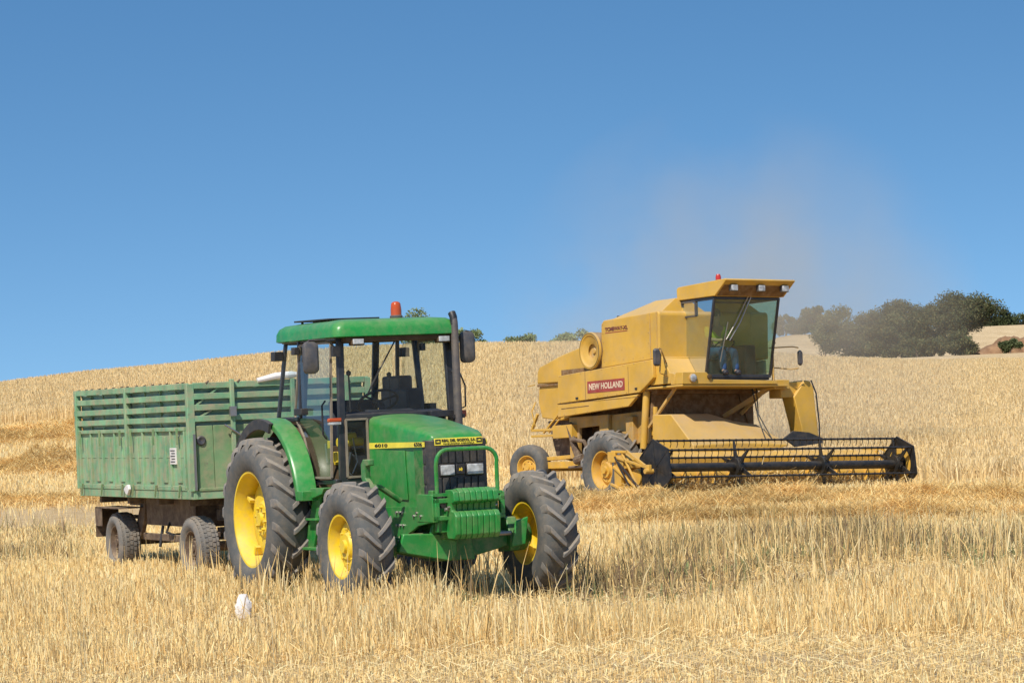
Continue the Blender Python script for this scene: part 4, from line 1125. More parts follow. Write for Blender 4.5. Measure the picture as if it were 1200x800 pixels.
# rear hood
for s in (1,):
    mb = MB()
    mb.prism([(3.12, 2.56), (3.10, 2.80), (3.02, 2.90), (2.2, 3.09), (1.55, 3.20), (1.20, 3.26), (1.20, 2.60), (1.98, 2.54)], 0, -1.14, 1.14)
    rh = mb.build('rear_hood', Y_, CH, bevel=.03, seg=3)
    mb = MB(); mb.prism([(1.20, 3.26), (1.0, 3.31), (.7, 3.35), (.7, 2.6), (1.2, 2.6)], 0, -1.0, 1.14); mb.build('hood_front', YD, rh, bevel=.01)
    mb = MB(); mb.prism([(3.10, 2.50), (3.14, 2.2), (3.02, 1.86), (2.3, 1.78), (1.98, 1.84), (1.98, 2.52)], 0, -1.10, 1.10); mb.build('rear_body', Y_, CH, bevel=.015)
mb = MB(); mb.prism([(3.12, 2.545), (3.12, 2.50), (2.1, 2.49), (2.1, 2.53)], 0, -1.135, -1.10); mb.build('hood_gap', YU, CH)
# rear straw guard, frame bars and box
mb = MB()
for zz, yy in ((1.62, 3.35), (1.50, 3.35)): mb.bar((-1.15, yy, zz), (-1.15, 2.0, zz - .02), .05)
mb.bar((-1.15, 3.35, 1.62), (-1.15, 3.1, 1.95), .05); mb.bar((-1.15, 2.9, 1.55), (-1.15, 2.2, 1.98), .04); mb.bar((-1.15, 2.7, 1.55), (-1.15, 2.3, 1.8), .03)
mb.bar((-1.15, 3.35, 1.62), (1.1, 3.35, 1.62), .05); mb.box((-1.22, 1.75, 1.42), (-1.05, 2.45, 1.68))
mb.tube([(-1.13, 3.2, 2.2), (-1.2, 3.25, 2.0), (-1.15, 3.2, 1.7)], .015, 6); mb.tube([(-1.13, 3.2, 2.55), (-1.28, 3.25, 2.52)], .015, 6)
mb.build('rear_frame', Y_, CH, bevel=.006)
mb = MB(); mb.prism([(3.05, 1.80), (2.0, 1.80), (1.9, 1.1), (2.2, .95), (2.75, 1.05)], 0, -.95, .95); mb.build('straw_outlet', M['rusty'], CH, bevel=.02)
# lower body behind the front wheels
mb = MB()
mb.prism([(2.05, 1.83), (2.05, 1.0), (1.72, .95), (1.68, 1.60), (.95, 1.62), (.95, .95), (.70, .95), (.60, 1.83)], 0, -1.08, -1.0)
mb.box((-1.05, .62, 1.0), (-.60, .95, 1.83)); mb.prism([(.62, 1.25), (.62, 1.82), (-.60, 1.85), (-.75, 1.60), (-.75, 1.2)], 0, -1.0, -.62); mb.box((-1.12, -.30, 1.2), (-.95, -.05, 1.75))
mb.prism([(.62, 1.25), (.62, 1.82), (-.60, 1.85), (-.75, 1.60), (-.75, 1.2)], 0, .62, 1.0)
mb.build('lower_body', YD, CH, bevel=.015)
# chassis, axles
mb = MB(); mb.box((-1.0, -.05, .55), (1.0, .50, .95)); mb.bar((-1.0, 0.3, .85), (-1.0, 3.4, .90), .12, .14); mb.bar((1.0, 0.3, .85), (1.0, 3.4, .90), .12, .14)
mb.tube([(-1.15, 3.35, .88), (1.15, 3.35, .88)], .10, 12); mb.bar((-1.02, 1.2, 1.05), (-1.02, 3.3, 1.02), .07, .08)
mb.build('chassis', M['nh_o'], CH, bevel=.01)
mb = MB(); mb.tube([(-1.22, 1.6, .95), (-1.22, 1.3, 1.0)], .09, 10); mb.tube([(-1.2, 1.75, 1.35), (-1.25, 1.6, 1.36), (-1.25, 1.25, 1.32), (-1.2, 1.2, 1.15)], .04, 8); mb.tube([(-1.15, 1.95, 1.7), (-1.18, 1.7, 1.2), (-1.15, 1.55, .9)], .07, 8); mb.tube([(-1.2, 1.9, .82), (-1.2, 1.0, .82)], .03, 8); mb.build('drive_gear', M['rusty'], CH)
# wheels
wheel(CH, (-1.28, .22, .72), .78, .56, .36, .045, 17, M['nh_o'], tmat=M['tyre'])
wheel(CH, (1.30, .22, .72), .78, .56, .36, .045, 17, M['nh_o'], left=True, tmat=M['tyre'])
wheel(CH, (-1.20, 3.36, .86), .47, .30, .24, .0, 0, M['nh_o'], steer=18)
wheel(CH, (1.20, 3.36, .86), .47, .30, .24, .0, 0, M['nh_o'], left=True, steer=18)
# rotary screen beside the tank
mb = MB()
mb.lathe([(-1.05, .37), (-1.28, .375), (-1.34, .372), (-1.36, .36), (-1.36, .335)], 44, c=(0, .78, 3.09)); 
fan = mb.build('screen_drum', YU, CH)
mb = MB(); mb.lathe([(-1.33, .375), (-1.375, .365), (-1.375, .315), (-1.36, .30), (-1.34, .265), (-1.33, .20), (-1.31, .17), (-1.30, .14)], 44, c=(0, .78, 3.09)); mb.build('screen_rim', Y_, fan)
mb = MB(); mb.lathe([(-1.31, .175), (-1.25, .16), (-1.24, .07), (-1.27, .05), (-1.27, .001)], 30, c=(0, .78, 3.09)); mb.build('screen_hub', YD, fan)
mb = MB(); mb.lathe([(-1.385, .345), (-1.38, .352), (-1.366, .352)], 44, c=(0, .78, 3.09)); mb.build('screen_seal', M['grille'], fan)

# cab
CX0, CX1 = -.66, .86
mb = MB()
def cp(x, f, z):                                  # front glass plane: y slopes with height
    return (x, -2.16 - .36 * (z - 2.42) / 1.48 + f, z)
for x in (CX0, CX1):
    mb.bar(cp(x, 0, 2.44), cp(x, 0, 3.92), .045, .045)
    mb.bar((x, -1.42, 2.5), (x, -1.42, 3.92), .06, .06)
    mb.bar((x, -1.42, 3.90), cp(x, 0, 3.90), .05, .05)
    mb.bar((x, -1.42, 2.44), cp(x, 0, 2.44), .05, .06)
mb.bar(cp(CX0, 0, 3.90), cp(CX1, 0, 3.90), .05, .05); mb.bar(cp(CX0, 0, 2.43), cp(CX1, 0, 2.43), .05, .06); mb.bar((CX0, -1.42, 3.9), (CX1, -1.42, 3.9), .05)
mb.box((CX0, -1.42, 2.44), (CX1, -1.38, 3.9))
mb.box((CX0, -2.14, 2.36), (CX1, -1.4, 2.42))
cabf = mb.build('cab', M['pillar'], CH, bevel=.006)
mb = MB(); mb.bar((CX0-.02, -1.92, 3.88), (CX0-.02, -1.46, 3.88), .03); mb.bar((CX0-.02, -1.92, 3.60), (CX0-.02, -1.46, 3.60), .03); mb.bar((CX0-.02, -1.92, 3.60), (CX0-.02, -1.92, 3.88), .03); mb.bar((CX0-.02, -1.46, 3.60), (CX0-.02, -1.46, 3.88), .03)
mb.build('window_frame', M['mirrorback'], cabf)
G = M['glass_c']
pane('windshield', [cp(CX0+.02, -.01, 2.46), cp(CX1-.02, -.01, 2.46), cp(CX1-.02, -.01, 3.87), cp(CX0+.02, -.01, 3.87)], 1, CH, seal=False, gm=G)
for x in (CX0-.004, CX1+.004):
    pane('side_window', [(x, -1.45, 2.50), cp(x, .03, 2.50), cp(x, .03, 3.87), (x, -1.45, 3.87)], 0, CH, seal=False, gm=G)
# cab roof with visor
mb = MB()
mb.prism([(-1.36, 3.93), (-1.36, 4.16), (-1.42, 4.19), (-2.98, 4.235), (-3.0, 4.205), (-2.62, 3.93)], 0, CX0-.06, CX1+.06)
rf = mb.build('cab_roof', Y_, CH, bevel=.012)
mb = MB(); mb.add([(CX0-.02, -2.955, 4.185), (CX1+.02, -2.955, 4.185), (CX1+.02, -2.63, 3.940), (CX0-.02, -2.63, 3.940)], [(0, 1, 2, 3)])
v2 = mb.build('visor', M['nh_u'], rf, smooth=False); v2.location = (0, -.006, -.006)  # underside sheet, its brown paints the shadow below the visor
for xx in (-.48, .16, .72):
    mb = MB(); c = Vector((xx, -2.86, 4.08)); mb.box((xx-.085, -2.94, 4.00), (xx+.085, -2.86, 4.13)); wl = mb.build('work_light', M['mirrorback'], CH, bevel=.012)
    mb = MB(); mb.box((xx-.075, -2.955, 4.01), (xx+.075, -2.938, 4.12)); mb.build('lens', M['lamp'], wl, bevel=.012)
mb = MB(); mb.lathe([(4.21, .001), (4.21, .06), (4.25, .06)], 16, axis=2, c=(-.50, -2.45, .0)); bc = mb.build('beacon', M['black'], CH)
mb = MB(); mb.lathe([(4.245, .055), (4.32, .052), (4.36, .035), (4.37, .001)], 16, axis=2, c=(-.50, -2.45, 0)); mb.build('beacon_lens', M['redplas'], bc)
mb = MB(); mb.tube([cp(.10, -.04, 3.93), cp(-.12, -.05, 3.45), cp(-.30, -.04, 3.12)], .012, 6); mb.tube([cp(.17, -.04, 3.93), cp(-.02, -.05, 3.45), cp(-.22, -.04, 3.10)], .012, 6); mb.bar(cp(-.30, -.03, 3.45), cp(-.38, -.03, 2.7), .016)
mb.build('wiper', M['steel'], CH)
# cab interior
mb = MB(); mb.box((-.25, -1.75, 2.44), (.25, -1.45, 2.85)); mb.box((-.25, -1.55, 2.8), (.25, -1.45, 3.45)); mb.build('seat', M['interior'], CH, bevel=.04)
mb = MB(); mb.tube([(-.05, -2.05, 2.44), (-.05, -1.95, 3.0)], .04, 8)
c = Vector((-.05, -1.95, 3.04)); ax = Vector((0, .5, .86)); u_ = Vector((1, 0, 0)); v_ = ax.cross(u_)
mb.tube([tuple(c + (u_*math.cos(2*math.pi*k/20) + v_*math.sin(2*math.pi*k/20))*.20) for k in range(21)], .014, 6, cap=False)
mb.build('steering_wheel', M['interior'], CH)
mb = MB(); mb.box((.42, -1.95, 2.44), (.70, -1.5, 3.05)); mb.build('console', M['interior'], CH, bevel=.03)
# headlights and mirrors
mb = MB(); mb.lathe([(-2.20, .08), (-2.33, .085), (-2.34, .075)], 20, axis=1, c=(-1.07, 0, 2.385)); hl = mb.build('headlight', YD, CH)
mb = MB(); mb.lathe([(-2.335, .078), (-2.35, .06), (-2.36, .001)], 20, axis=1, c=(-1.07, 0, 2.385)); mb.build('lens', M['lamp'], hl)
mb = MB(); mb.lathe([(-2.20, .05), (-2.33, .05), (-2.34, .001)], 16, axis=1, c=(-.68, 0, 2.41)); mb.build('indicator', M['liner'], CH)
def mir(c, w, h, arm):
    mb = MB(); mb.loft([[(p[0], c[1] + dy, p[1]) for p in rr_loop(c[0]-w*q, c[0]+w*q, c[2]-h*q, c[2]+h*q, .04*q, 0, 4)] for dy, q in ((.03, .9), (.0, 1), (-.04, .8))])
    o = mb.build('mirror', M['mirrorback'], CH)
    mb = MB()
    for a in arm: mb.tube(a, .014, 6)
    mb.build('mirror_arm', YD, o)
mir((-1.62, -1.92, 2.80), .07, .17, [[(-1.55, -1.9, 2.98), (-1.50, -1.9, 2.96), (-1.53, -1.88, 2.5), (-1.30, -1.8, 2.45)], [(-1.50, -1.9, 2.94), (-1.15, -1.62, 2.62)], [(-1.55, -1.9, 2.96), (-1.30, -1.62, 2.98)]])
mir((1.50, -2.30, 2.78), .045, .15, [[(1.48, -2.28, 2.98), (1.36, -2.25, 3.0), (.90, -2.1, 2.98)], [(1.48, -2.28, 2.58), (1.30, -2.25, 2.56), (1.0, -2.1, 2.60)]])
mb = MB()
mb.tube([(.92, -2.20, 2.34), (.92, -2.20, 2.9), (.95, -2.2, 3.05), (1.02, -2.15, 3.08), (1.14, -1.9, 3.05), (1.16, -1.85, 2.9), (1.16, -1.85, 2.3)], .018, 8)
mb.tube([(1.16, -1.85, 2.8), (.92, -2.2, 2.8)], .014, 6); mb.tube([(1.16, -1.85, 2.55), (.92, -2.2, 2.55)], .014, 6)
mb.build('handrail', YD, CH)
mb = MB(); mb.lathe([(2.36, .001), (2.36, .10), (2.74, .10), (2.76, .05), (2.76, .001)], 16, axis=2, c=(1.06, -1.6, 0)); mb.build('canister', M['tarp'], CH)
# folded ladder arm on the left side
mb = MB()
mb.prism([(1.20, 2.02), (1.20, 2.32), (1.76, 2.34), (1.76, 2.02)], 1, -2.05, -1.65)
mb.prism([(1.46, 2.03), (1.74, 2.36), (1.86, 2.34), (1.94, 2.20), (2.04, 1.15), (1.66, 1.15), (1.62, 1.45)], 1, -2.12, -1.72)
mb.build('side_arm', Y_, CH, bevel=.015)
mb = MB(); mb.tube([(1.90, -2.1, 2.36), (2.0, -2.12, 2.1), (2.07, -2.1, 1.5), (2.06, -2.1, 1.2)], .015, 6); mb.build('hose', M['black'], CH)
# recess under the cab, its shade painted as dark brown; struts
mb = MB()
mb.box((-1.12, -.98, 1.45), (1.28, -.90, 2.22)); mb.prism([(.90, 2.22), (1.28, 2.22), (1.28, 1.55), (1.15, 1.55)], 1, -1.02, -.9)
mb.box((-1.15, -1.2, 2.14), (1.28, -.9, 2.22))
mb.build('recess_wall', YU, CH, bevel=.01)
mb = MB(); mb.bar((1.0, -1.9, 2.2), (.5, -1.1, 1.7), .08); mb.bar((1.25, -1.5, 2.22), (.95, -1.05, 1.75), .06); mb.bar((-1.1, -1.8, 2.25), (-1.18, -.95, 1.5), .05, .05); mb.build('strut', YD, CH)
mb = MB(); mb.tube([(-1.22, -.80, 1.10), (-1.20, -.95, 2.30)], .07, 14); mb.tube([(-1.05, -.95, 1.2), (-1.05, -1.0, 1.9)], .05, 10); mb.box((-1.12, -1.05, 1.35), (-1.0, -.95, 1.60))
mb.build('elevator_tube', Y_, CH)
mb = MB(); mb.tube([(.62, -1.9, 2.2), (.60, -2.1, 1.6), (.50, -2.5, 1.1)], .012, 6); mb.tube([(.72, -1.9, 2.2), (.60, -2.1, 1.7), (.72, -2.4, 1.15)], .012, 6); mb.build('cable', M['ink'], CH)
# feeder house
mb = MB()
mb.loft([[(-1.20, -1.1, 1.74), (.10, -1.1, 1.76), (.62, -1.1, 1.60), (.66, -1.1, .95), (-1.22, -1.1, .95)],
         [(-1.22, -1.75, 1.72), (-.30, -1.75, 1.72), (.30, -1.75, 1.58), (.80, -1.75, 1.52), (-1.25, -1.75, .8)][0:4] + [(-1.25, -1.75, .8)],
         [(-1.28, -2.55, 1.10), (-.30, -2.55, 1.14), (.50, -2.55, 1.12), (1.0, -2.55, 1.08), (-1.28, -2.55, .45)]])
mb.build('feeder_house', Y_, CH, bevel=.02)
mb = MB(); mb.prism([(1.02, 1.22), (1.25, 1.36), (1.62, 1.33), (1.95, 1.22), (1.95, 1.12), (1.3, 1.05)], 1, -2.35, -2.30); mb.build('rubber_flap', M['grille'], CH)

# header
HW = 2.95
hd = MB()
hd.box((-HW, -2.62, .30), (HW, -2.56, .90)); hd.prism([(-2.62, .66), (-2.80, .68), (-2.82, .84), (-2.66, .97), (-2.56, .97), (-2.56, .66)], 0, -HW, HW)
hd.prism([(-2.60, .30), (-2.60, .26), (-3.75, .17), (-3.75, .20)], 0, -HW, HW)
for xx in (-HW, HW):
    s = 1 if xx > 0 else -1
    hd.prism([(-2.4, .22), (-2.4, .36), (-3.1, .34), (-3.7, .30), (-4.15, .18), (-3.7, .14)], 0, xx, xx + s*.04); hd.prism([(-2.4, .36), (-2.4, .92), (-2.75, .96), (-2.62, .5), (-2.62, .36)], 0, xx, xx + s*.04)
header = hd.build('header', M['nh_o'], CH, bevel=.008)
mb = MB(); mb.lathe([(-HW+.05, .16), (HW-.05, .16)], 20, c=(0, -2.98, .50), cap=True)
for s in (-1, 1):
    T_ = 6; n = T_*16
    for k in range(n):
        a0 = s*2*math.pi*k/16; a1 = s*2*math.pi*(k+1)/16
        xa = s*(HW-.1 - 2.1*k/n); xb = s*(HW-.1 - 2.1*(k+1)/n)
        P = lambda x_, r_, a_: (x_, -2.98 + r_*math.cos(a_), .50 + r_*math.sin(a_))
        mb.add([P(xa, .15, a0), P(xa, .27, a0), P(xb, .27, a1), P(xb, .15, a1)], [(0, 1, 2, 3)])
mb.build('auger', M['nh_o'], header)
# end sheets with linkages
for s in (-1, 1):
    mb = MB(); X = s*(HW+.05)
    mb.bar((X, -2.35, .92), (X, -3.56, .66), .035, .045); mb.bar((X, -2.35, 1.0), (X, -2.9, .98), .04, .05); mb.bar((X, -2.85, .99), (X, -3.45, .70), .04, .05)
    mb.bar((X, -2.4, .72), (X, -3.25, .25), .045); mb.bar((X, -2.3, .40), (X, -2.9, .22), .045); mb.bar((X, -2.7, .95), (X, -3.2, .3), .035)
    mb.box((X-.03, -3.61, .60), (X+.03, -3.50, .72)); mb.tube([(X-.09, -3.56, .60), (X+.09, -3.56, .60)], .05, 10)
    mb.box((X-.03, -2.5, .80), (X+.03, -2.25, 1.0))
    mb.build('reel_arm', M['nh_o'], header, bevel=.005)
    mb = MB(); mb.bar((X*1.01, -2.6, .80), (X*1.01, -3.4, .20), .03); mb.bar((X*1.012, -2.5, .9), (X*1.012, -2.95, .35), .025); mb.build('belt', M['black'], header)
# knife with fingers
mb = MB()
for k in range(76):
    xx = -HW + .04 + k*.0777; mb.prism([(-3.74, .15), (-3.74, .19), (-3.86, .165)], 0, xx-.010, xx+.010)
mb.box((-HW, -3.76, .145), (HW, -3.72, .20)); mb.build('knife', M['nh_d'], header)
# reel
RC = Vector((0, -3.58, .66)); RR = .50; A0 = math.radians(98)
mb = MB(); mb.tube([(-2.84, RC.y, RC.z), (2.84, RC.y, RC.z)], .082, 18)
mb.build('reel_tube', M['reel'], header)
for k in range(6):
    a = A0 + k*math.pi/3
    yy, zz = RC.y + RR*math.cos(a)*-1, RC.z + RR*math.sin(a)
    mb = MB(); mb.tube([(-2.82, yy, zz), (2.82, yy, zz)], .020, 8)
    for j in range(38):
        xx = -2.76 + j*.149 + (random.random()-.5)*.01
        mb.tube([(xx, yy, zz-.01), (xx+.012, yy+.005, zz-.06), (xx+.004, yy+.03, zz-.125)], .0085, 4)
        mb.lathe([(-.012, .026), (.012, .026)], 8, c=(xx, yy, zz))
    mb.build('tine_bar', M['reel'], header)
for xx in (-1.03, .97, -2.74, 2.74):
    mb = MB()
    mb.lathe([(xx-.06, .14), (xx-.06, .17), (xx+.06, .17), (xx+.06, .14)], 20, c=(0, RC.y, RC.z), cap=True)
    for k in range(6):
        a = A0 + k*math.pi/3; d = (-math.cos(a), math.sin(a))
        pts_ = [(RC.y + d[0]*.12 - d[1]*.06, RC.z + d[1]*.12 + d[0]*.06), (RC.y + d[0]*.12 + d[1]*.06, RC.z + d[1]*.12 - d[0]*.06),
                (RC.y + d[0]*.50 + d[1]*.018, RC.z + d[1]*.50 - d[0]*.018), (RC.y + d[0]*.50 - d[1]*.018, RC.z + d[1]*.50 + d[0]*.018)]
        mb.prism(pts_, 0, xx-.012, xx+.012)
        mb.lathe([(xx-.02, .03), (xx+.02, .03)], 8, c=(0, RC.y + d[0]*.17, RC.z + d[1]*.17), cap=True)
    mb.build('spider', M['reel'], header, bevel=.003)
for xx in (-2.86, 2.86):
    mb = MB(); hexp = []
    for k in range(6):
        a = A0 + k*math.pi/3; hexp.append((RC.y - .53*math.cos(a), RC.z + .53*math.sin(a)))
    mb.prism(hexp, 0, xx-.006, xx+.006)
    for p, q in zip(hexp, hexp[1:] + hexp[:1]): mb.bar((xx, p[0], p[1]), (xx, q[0], q[1]), .03, .02)
    for p in hexp: mb.bar((xx, RC.y, RC.z), (xx, p[0], p[1]), .022, .022)
    ep = mb.build('end_plate', M['reel'], header)
    if xx > 0:
        mb = MB(); mb.lathe([(xx-.014, .20), (xx-.014, .33)], 30, c=(0, RC.y, RC.z)); mb.build('plate_ring', M['nh_o'], ep)
# divider points
for s in (-1, 1):
    mb = MB(); mb.loft([[(s*HW-.06, -3.7, .12), (s*HW+.08, -3.7, .12), (s*HW+.06, -3.7, .36), (s*HW-.02, -3.7, .36)], [(s*HW+.0, -4.3, .10), (s*HW+.04, -4.3, .10), (s*HW+.03, -4.3, .14), (s*HW+.01, -4.3, .14)]]); mb.build('divider', M['nh_o'], header, bevel=.01)
# chaff mat lying on the header floor
n = 2600
lx = RNG.uniform(-HW+.1, HW-.1, n); lyy = RNG.uniform(-3.6, -2.7, n)
ob = blade_mesh('gathered_straw', lx, lyy, .22 + .25*RNG.random(n)*np.exp(-((lx-.3)/1.6)**2) + .05*RNG.random(n), .2 + .3*RNG.random(n), .012 + .008*RNG.random(n), 1.3 + .3*RNG.normal(0, 1, n), RNG.random(n)*6.283, tints(n, STRAW*.8, .2), curl=.1, tipw=1)
ob.matrix_world = CH.matrix_world.copy()
tag(ob, 'cut straw gathered behind the reel on the header floor', 'straw', kind='stuff')

# ------------------------------------------------------------------ driver seated in the harvester
def skin_body(name, mat, joints, edges, parent=None, sub=2):
    me = bpy.data.meshes.new(name)
    me.from_pydata([j[0] for j in joints], edges, [])
    o = bpy.data.objects.new(name, me); COL.objects.link(o)
    sk = o.modifiers.new('skin', 'SKIN')
    for i, j in enumerate(joints): me.skin_vertices[0].data[i].radius = j[1]
    me.skin_vertices[0].data[0].use_root = True
    sk.use_smooth_shade = True
    sb = o.modifiers.new('sub', 'SUBSURF'); sb.levels = sub; sb.render_levels = sub
    dg = bpy.context.evaluated_depsgraph_get(); dg.update()
    m2 = bpy.data.meshes.new_from_object(o.evaluated_get(dg))
    o.modifiers.clear(); o.data = m2; m2.name = name
    m2.materials.clear(); m2.materials.append(mat)
    m2.polygons.foreach_set('use_smooth', [True]*len(m2.polygons))
    if parent: o.parent = parent
    return o
PE = empty('person', (0, 0, 0)); PE.matrix_world = CH.matrix_world @ Matrix.Translation((-.10, -1.72, 2.86))
tag(PE, 'driver in a yellow green shirt and blue trousers seated in the harvester cab', 'person')
r = lambda a, b_=None: (a, b_ or a)
J = [((0, 0, .08), r(.15, .12)), ((0, .0, .28), r(.15, .11)), ((0, -.02, .46), r(.17, .11)), ((0, -.03, .58), r(.075)), ((0, -.05, .66), r(.07, .075)), ((0, -.06, .76), r(.078, .095)), ((0, -.05, .85), r(.05, .06)),
     ((-.20, -.03, .50), r(.062)), ((-.25, -.14, .30), r(.048)), ((-.16, -.36, .26), r(.036)), ((-.13, -.44, .28), r(.034, .02)),
     ((.20, -.03, .50), r(.062)), ((.26, -.14, .30), r(.048)), ((.15, -.34, .27), r(.036)), ((.12, -.42, .29), r(.034, .02)),
     ((-.11, -.08, .04), r(.10)), ((-.14, -.42, .06), r(.075)), ((-.15, -.46, -.34), r(.05)), ((-.15, -.58, -.38), r(.045, .035)),
     ((.11, -.08, .04), r(.10)), ((.14, -.42, .06), r(.075)), ((.15, -.46, -.34), r(.05)), ((.15, -.58, -.38), r(.045, .035))]
E_ = [(0,1),(1,2),(2,3),(3,4),(4,5),(5,6),(2,7),(7,8),(8,9),(9,10),(2,11),(11,12),(12,13),(13,14),(0,15),(15,16),(16,17),(17,18),(0,19),(19,20),(20,21),(21,22)]
body = skin_body('body', M['skin'], J, E_, PE)
grow = lambda q, d: (q[0], (q[1][0] + d, q[1][1] + d))
skin_body('shirt', M['shirt'], [grow(J[i], .014) for i in (0, 1, 2, 7, 8, 11, 12)], [(0,1),(1,2),(2,3),(3,4),(2,5),(5,6)], PE)
skin_body('trousers', M['jeans'], [grow(J[i], .014) for i in (0, 15, 16, 17, 19, 20, 21)], [(0,1),(1,2),(2,3),(0,4),(4,5),(5,6)], PE)
for a_, b2 in ((17, 18), (21, 22)): skin_body('shoe', M['interior'], [grow(J[a_], .012), grow(J[b2], .016)], [(0, 1)], PE)
mb = MB(); mb.lathe([(.745, .094), (.80, .102), (.85, .092), (.895, .055), (.91, .001)], 20, axis=2, c=(0, -.04, 0)); mb.build('hair', M['hair'], PE)
mb = MB(); mb.prism([(-.155, .73), (-.155, .76), (-.138, .79), (-.13, .73)], 0, -.014, .014); mb.build('nose', M['skin'], PE, bevel=.004)

# ------------------------------------------------------------------ white plastic bag in the stubble
mb = MB(); rings = []
for j in range(12):
    g = j / 11
    rr_ = .085 * math.sin(math.pi * min(1, .12 + g*.80)) ** .5 * (1 - .25*g)
    rings.append([( rr_*math.cos(2*math.pi*k/18)*(1 + .16*math.sin(k*2.3 + j*1.1) + .06*math.sin(k*5 + j*2)), rr_*.8*math.sin(2*math.pi*k/18)*(1 + .16*math.cos(k*1.7 + j*.9)), g*.25) for k in range(18)])
mb.loft(rings)
bag = mb.build('plastic_bag', M['white'], None, angle=25)
bag.location = (-2.69, 30.4, tz(-2.69, 30.4) - .01); bag.scale = (1.0, 1.0, .95)
tag(bag, 'crumpled white plastic bag standing in the stubble left of the tractor', 'bag')

# ------------------------------------------------------------------ trees
def leaves(centers, radii, n, size, pal, seed):
    rg = np.random.default_rng(seed)
    k = rg.choice(len(centers), n, p=(radii[:, 0]**2 / (radii[:, 0]**2).sum()))
    d = rg.normal(size=(n, 3)); d /= np.linalg.norm(d, axis=1)[:, None]
    rad = rg.random(n) ** .45
    rad = rad * (1 + .12 * rg.normal(size=n))
    P = centers[k] + d * rad[:, None] * radii[k]
    nrm = d * .5 + rg.normal(size=(n, 3)) * .8; nrm /= np.linalg.norm(nrm, axis=1)[:, None]
    a = np.cross(nrm, rg.normal(size=(n, 3))); a /= np.linalg.norm(a, axis=1)[:, None]
    b_ = np.cross(nrm, a)
    s = size * (.6 + .8 * rg.random(n))[:, None]
    V = np.stack([P - a*s, P + b_*s*.5, P + a*s, P - b_*s*.5], 1)
    clump = rg.random(len(centers))
    c = pal[rg.choice(len(pal), n)] * (.75 + .5 * clump[k])[:, None] * (1 + .25*(rg.random((n, 1)) - .5))
    return V, c
def leaf_mesh(name, V, c, parent):
    n = len(V)
    me = bpy.data.meshes.new(name)
    me.vertices.add(n*4); me.vertices.foreach_set('co', V.ravel())
    me.loops.add(n*4); me.loops.foreach_set('vertex_index', np.arange(n*4, dtype=np.int32))
    me.polygons.add(n); me.polygons.foreach_set('loop_start', np.arange(n, dtype=np.int32)*4)
    me.update(calc_edges=True)
    at = me.attributes.new('tint', 'FLOAT_COLOR', 'POINT')
    cc = np.ones((n, 4, 4)); cc[:, :, :3] = c[:, None, :]
    at.data.foreach_set('color', cc.ravel()); me.materials.append(M['leaf'])
    o = bpy.data.objects.new(name, me); COL.objects.link(o); o.parent = parent
    return o
OAK = np.array([[.085, .100, .045], [.115, .120, .055], [.060, .074, .034], [.15, .135, .065]])
PALE = np.array([[.10, .12, .055], [.13, .15, .07], [.08, .10, .045]])
def tree(name, px, y, w, h, label, pal=OAK, nclump=26, n=9000, leaf=.13, base=0.12, seed=1, group=None, cat='tree', zoff=0, flat=.75, trunk=True, topheavy=0.0, air=0.0):
    x = (px - 600) / F * y
    g = tz(x, y) + zoff
    T = empty(name, (x, y, g)); tag(T, label, cat, group)
    rg = np.random.default_rng(seed)
    cs = []; rs = []
    for i in range(nclump):
        for _ in range(60):
            p = rg.uniform(-1, 1, 3)
            if p[0]**2 + p[1]**2 + p[2]**2 < 1: break
        zf = base + (1-base)*(.5 + .5*p[2])
        wid = 1 - topheavy * (1 - zf)
        lim = math.sqrt(max(0.02, 1 - (2*zf - 1)**2 * .8))
        c = np.array([p[0]*w/2*.92*wid, p[1]*w/2*.7*wid, h*zf*.90])
        r_ = w*.5*rg.uniform(.26, .44)*(1-air*.35)
        c[2] = min(c[2], h - r_*flat)
        c[2] = max(c[2], h*base*.6 + r_*flat*.35)
        cs.append(c); rs.append([r_, r_, r_*flat])
    cs = np.array(cs); rs = np.array(rs)
    V, c = leaves(cs, rs, n, leaf, pal, seed+5)
    leaf_mesh('crown', V, c, T)
    if trunk:
        mb = MB(); tr = .032*w
        top = h*.55
        lean = rg.uniform(-.1, .1)*w
        mb.tube([(0, 0, -.3), (lean*.3, 0, h*.2), (lean, 0, top)], [tr, tr*.8, tr*.4], 8)
        for i in range(min(9, nclump)):
            t_ = cs[i]; mb.tube([(lean*.4, 0, h*rg.uniform(.12, .35)), tuple(t_*np.array([.5, .5, .7])), tuple(t_)], [tr*.45, tr*.28, tr*.1], 5)
        mb.build('trunk', M['bark'], T)
    return T
B = 418
def hpx(y, top, bot): return (bot - top) / F * y
tree('oak_tree', 1128, 350, 7.6, 7.3, 'tallest spreading oak on the right skyline, open beneath its crown', seed=3, nclump=52, n=26000, base=.42, group='oaks beyond the wheat', topheavy=-.25)
tree('oak_tree', 1056, 352, 6.4, 6.7, 'dark rounded oak just left of the tallest oak', seed=4, nclump=46, n=20000, base=.05, group='oaks beyond the wheat')
tree('oak_tree', 1034, 348, 5.0, 6.0, 'dense low oak in the middle of the dark tree row', seed=14, nclump=34, n=15000, base=.03, group='oaks beyond the wheat')
tree('oak_tree', 1086, 356, 5.0, 6.4, 'oak crown squeezed behind the rounded oak and the tallest oak', seed=15, nclump=34, n=15000, base=.03, group='oaks beyond the wheat')
tree('oak_tree', 990, 350, 6.2, 6.3, 'broad oak nearest the cab, paled by drifting dust', seed=5, nclump=44, n=18000, base=.03, group='oaks beyond the wheat')
tree('oak_tree', 1014, 356, 4.8, 5.5, 'small oak filling the gap right of the dust paled broad oak', seed=6, nclump=30, n=13000, base=.03, group='oaks beyond the wheat')
tree('young_tree', 966, 372, 3.4, 6.6, 'thin airy tree rising above the left end of the tree row', seed=7, nclump=22, n=3200, base=.35, air=1, pal=PALE)
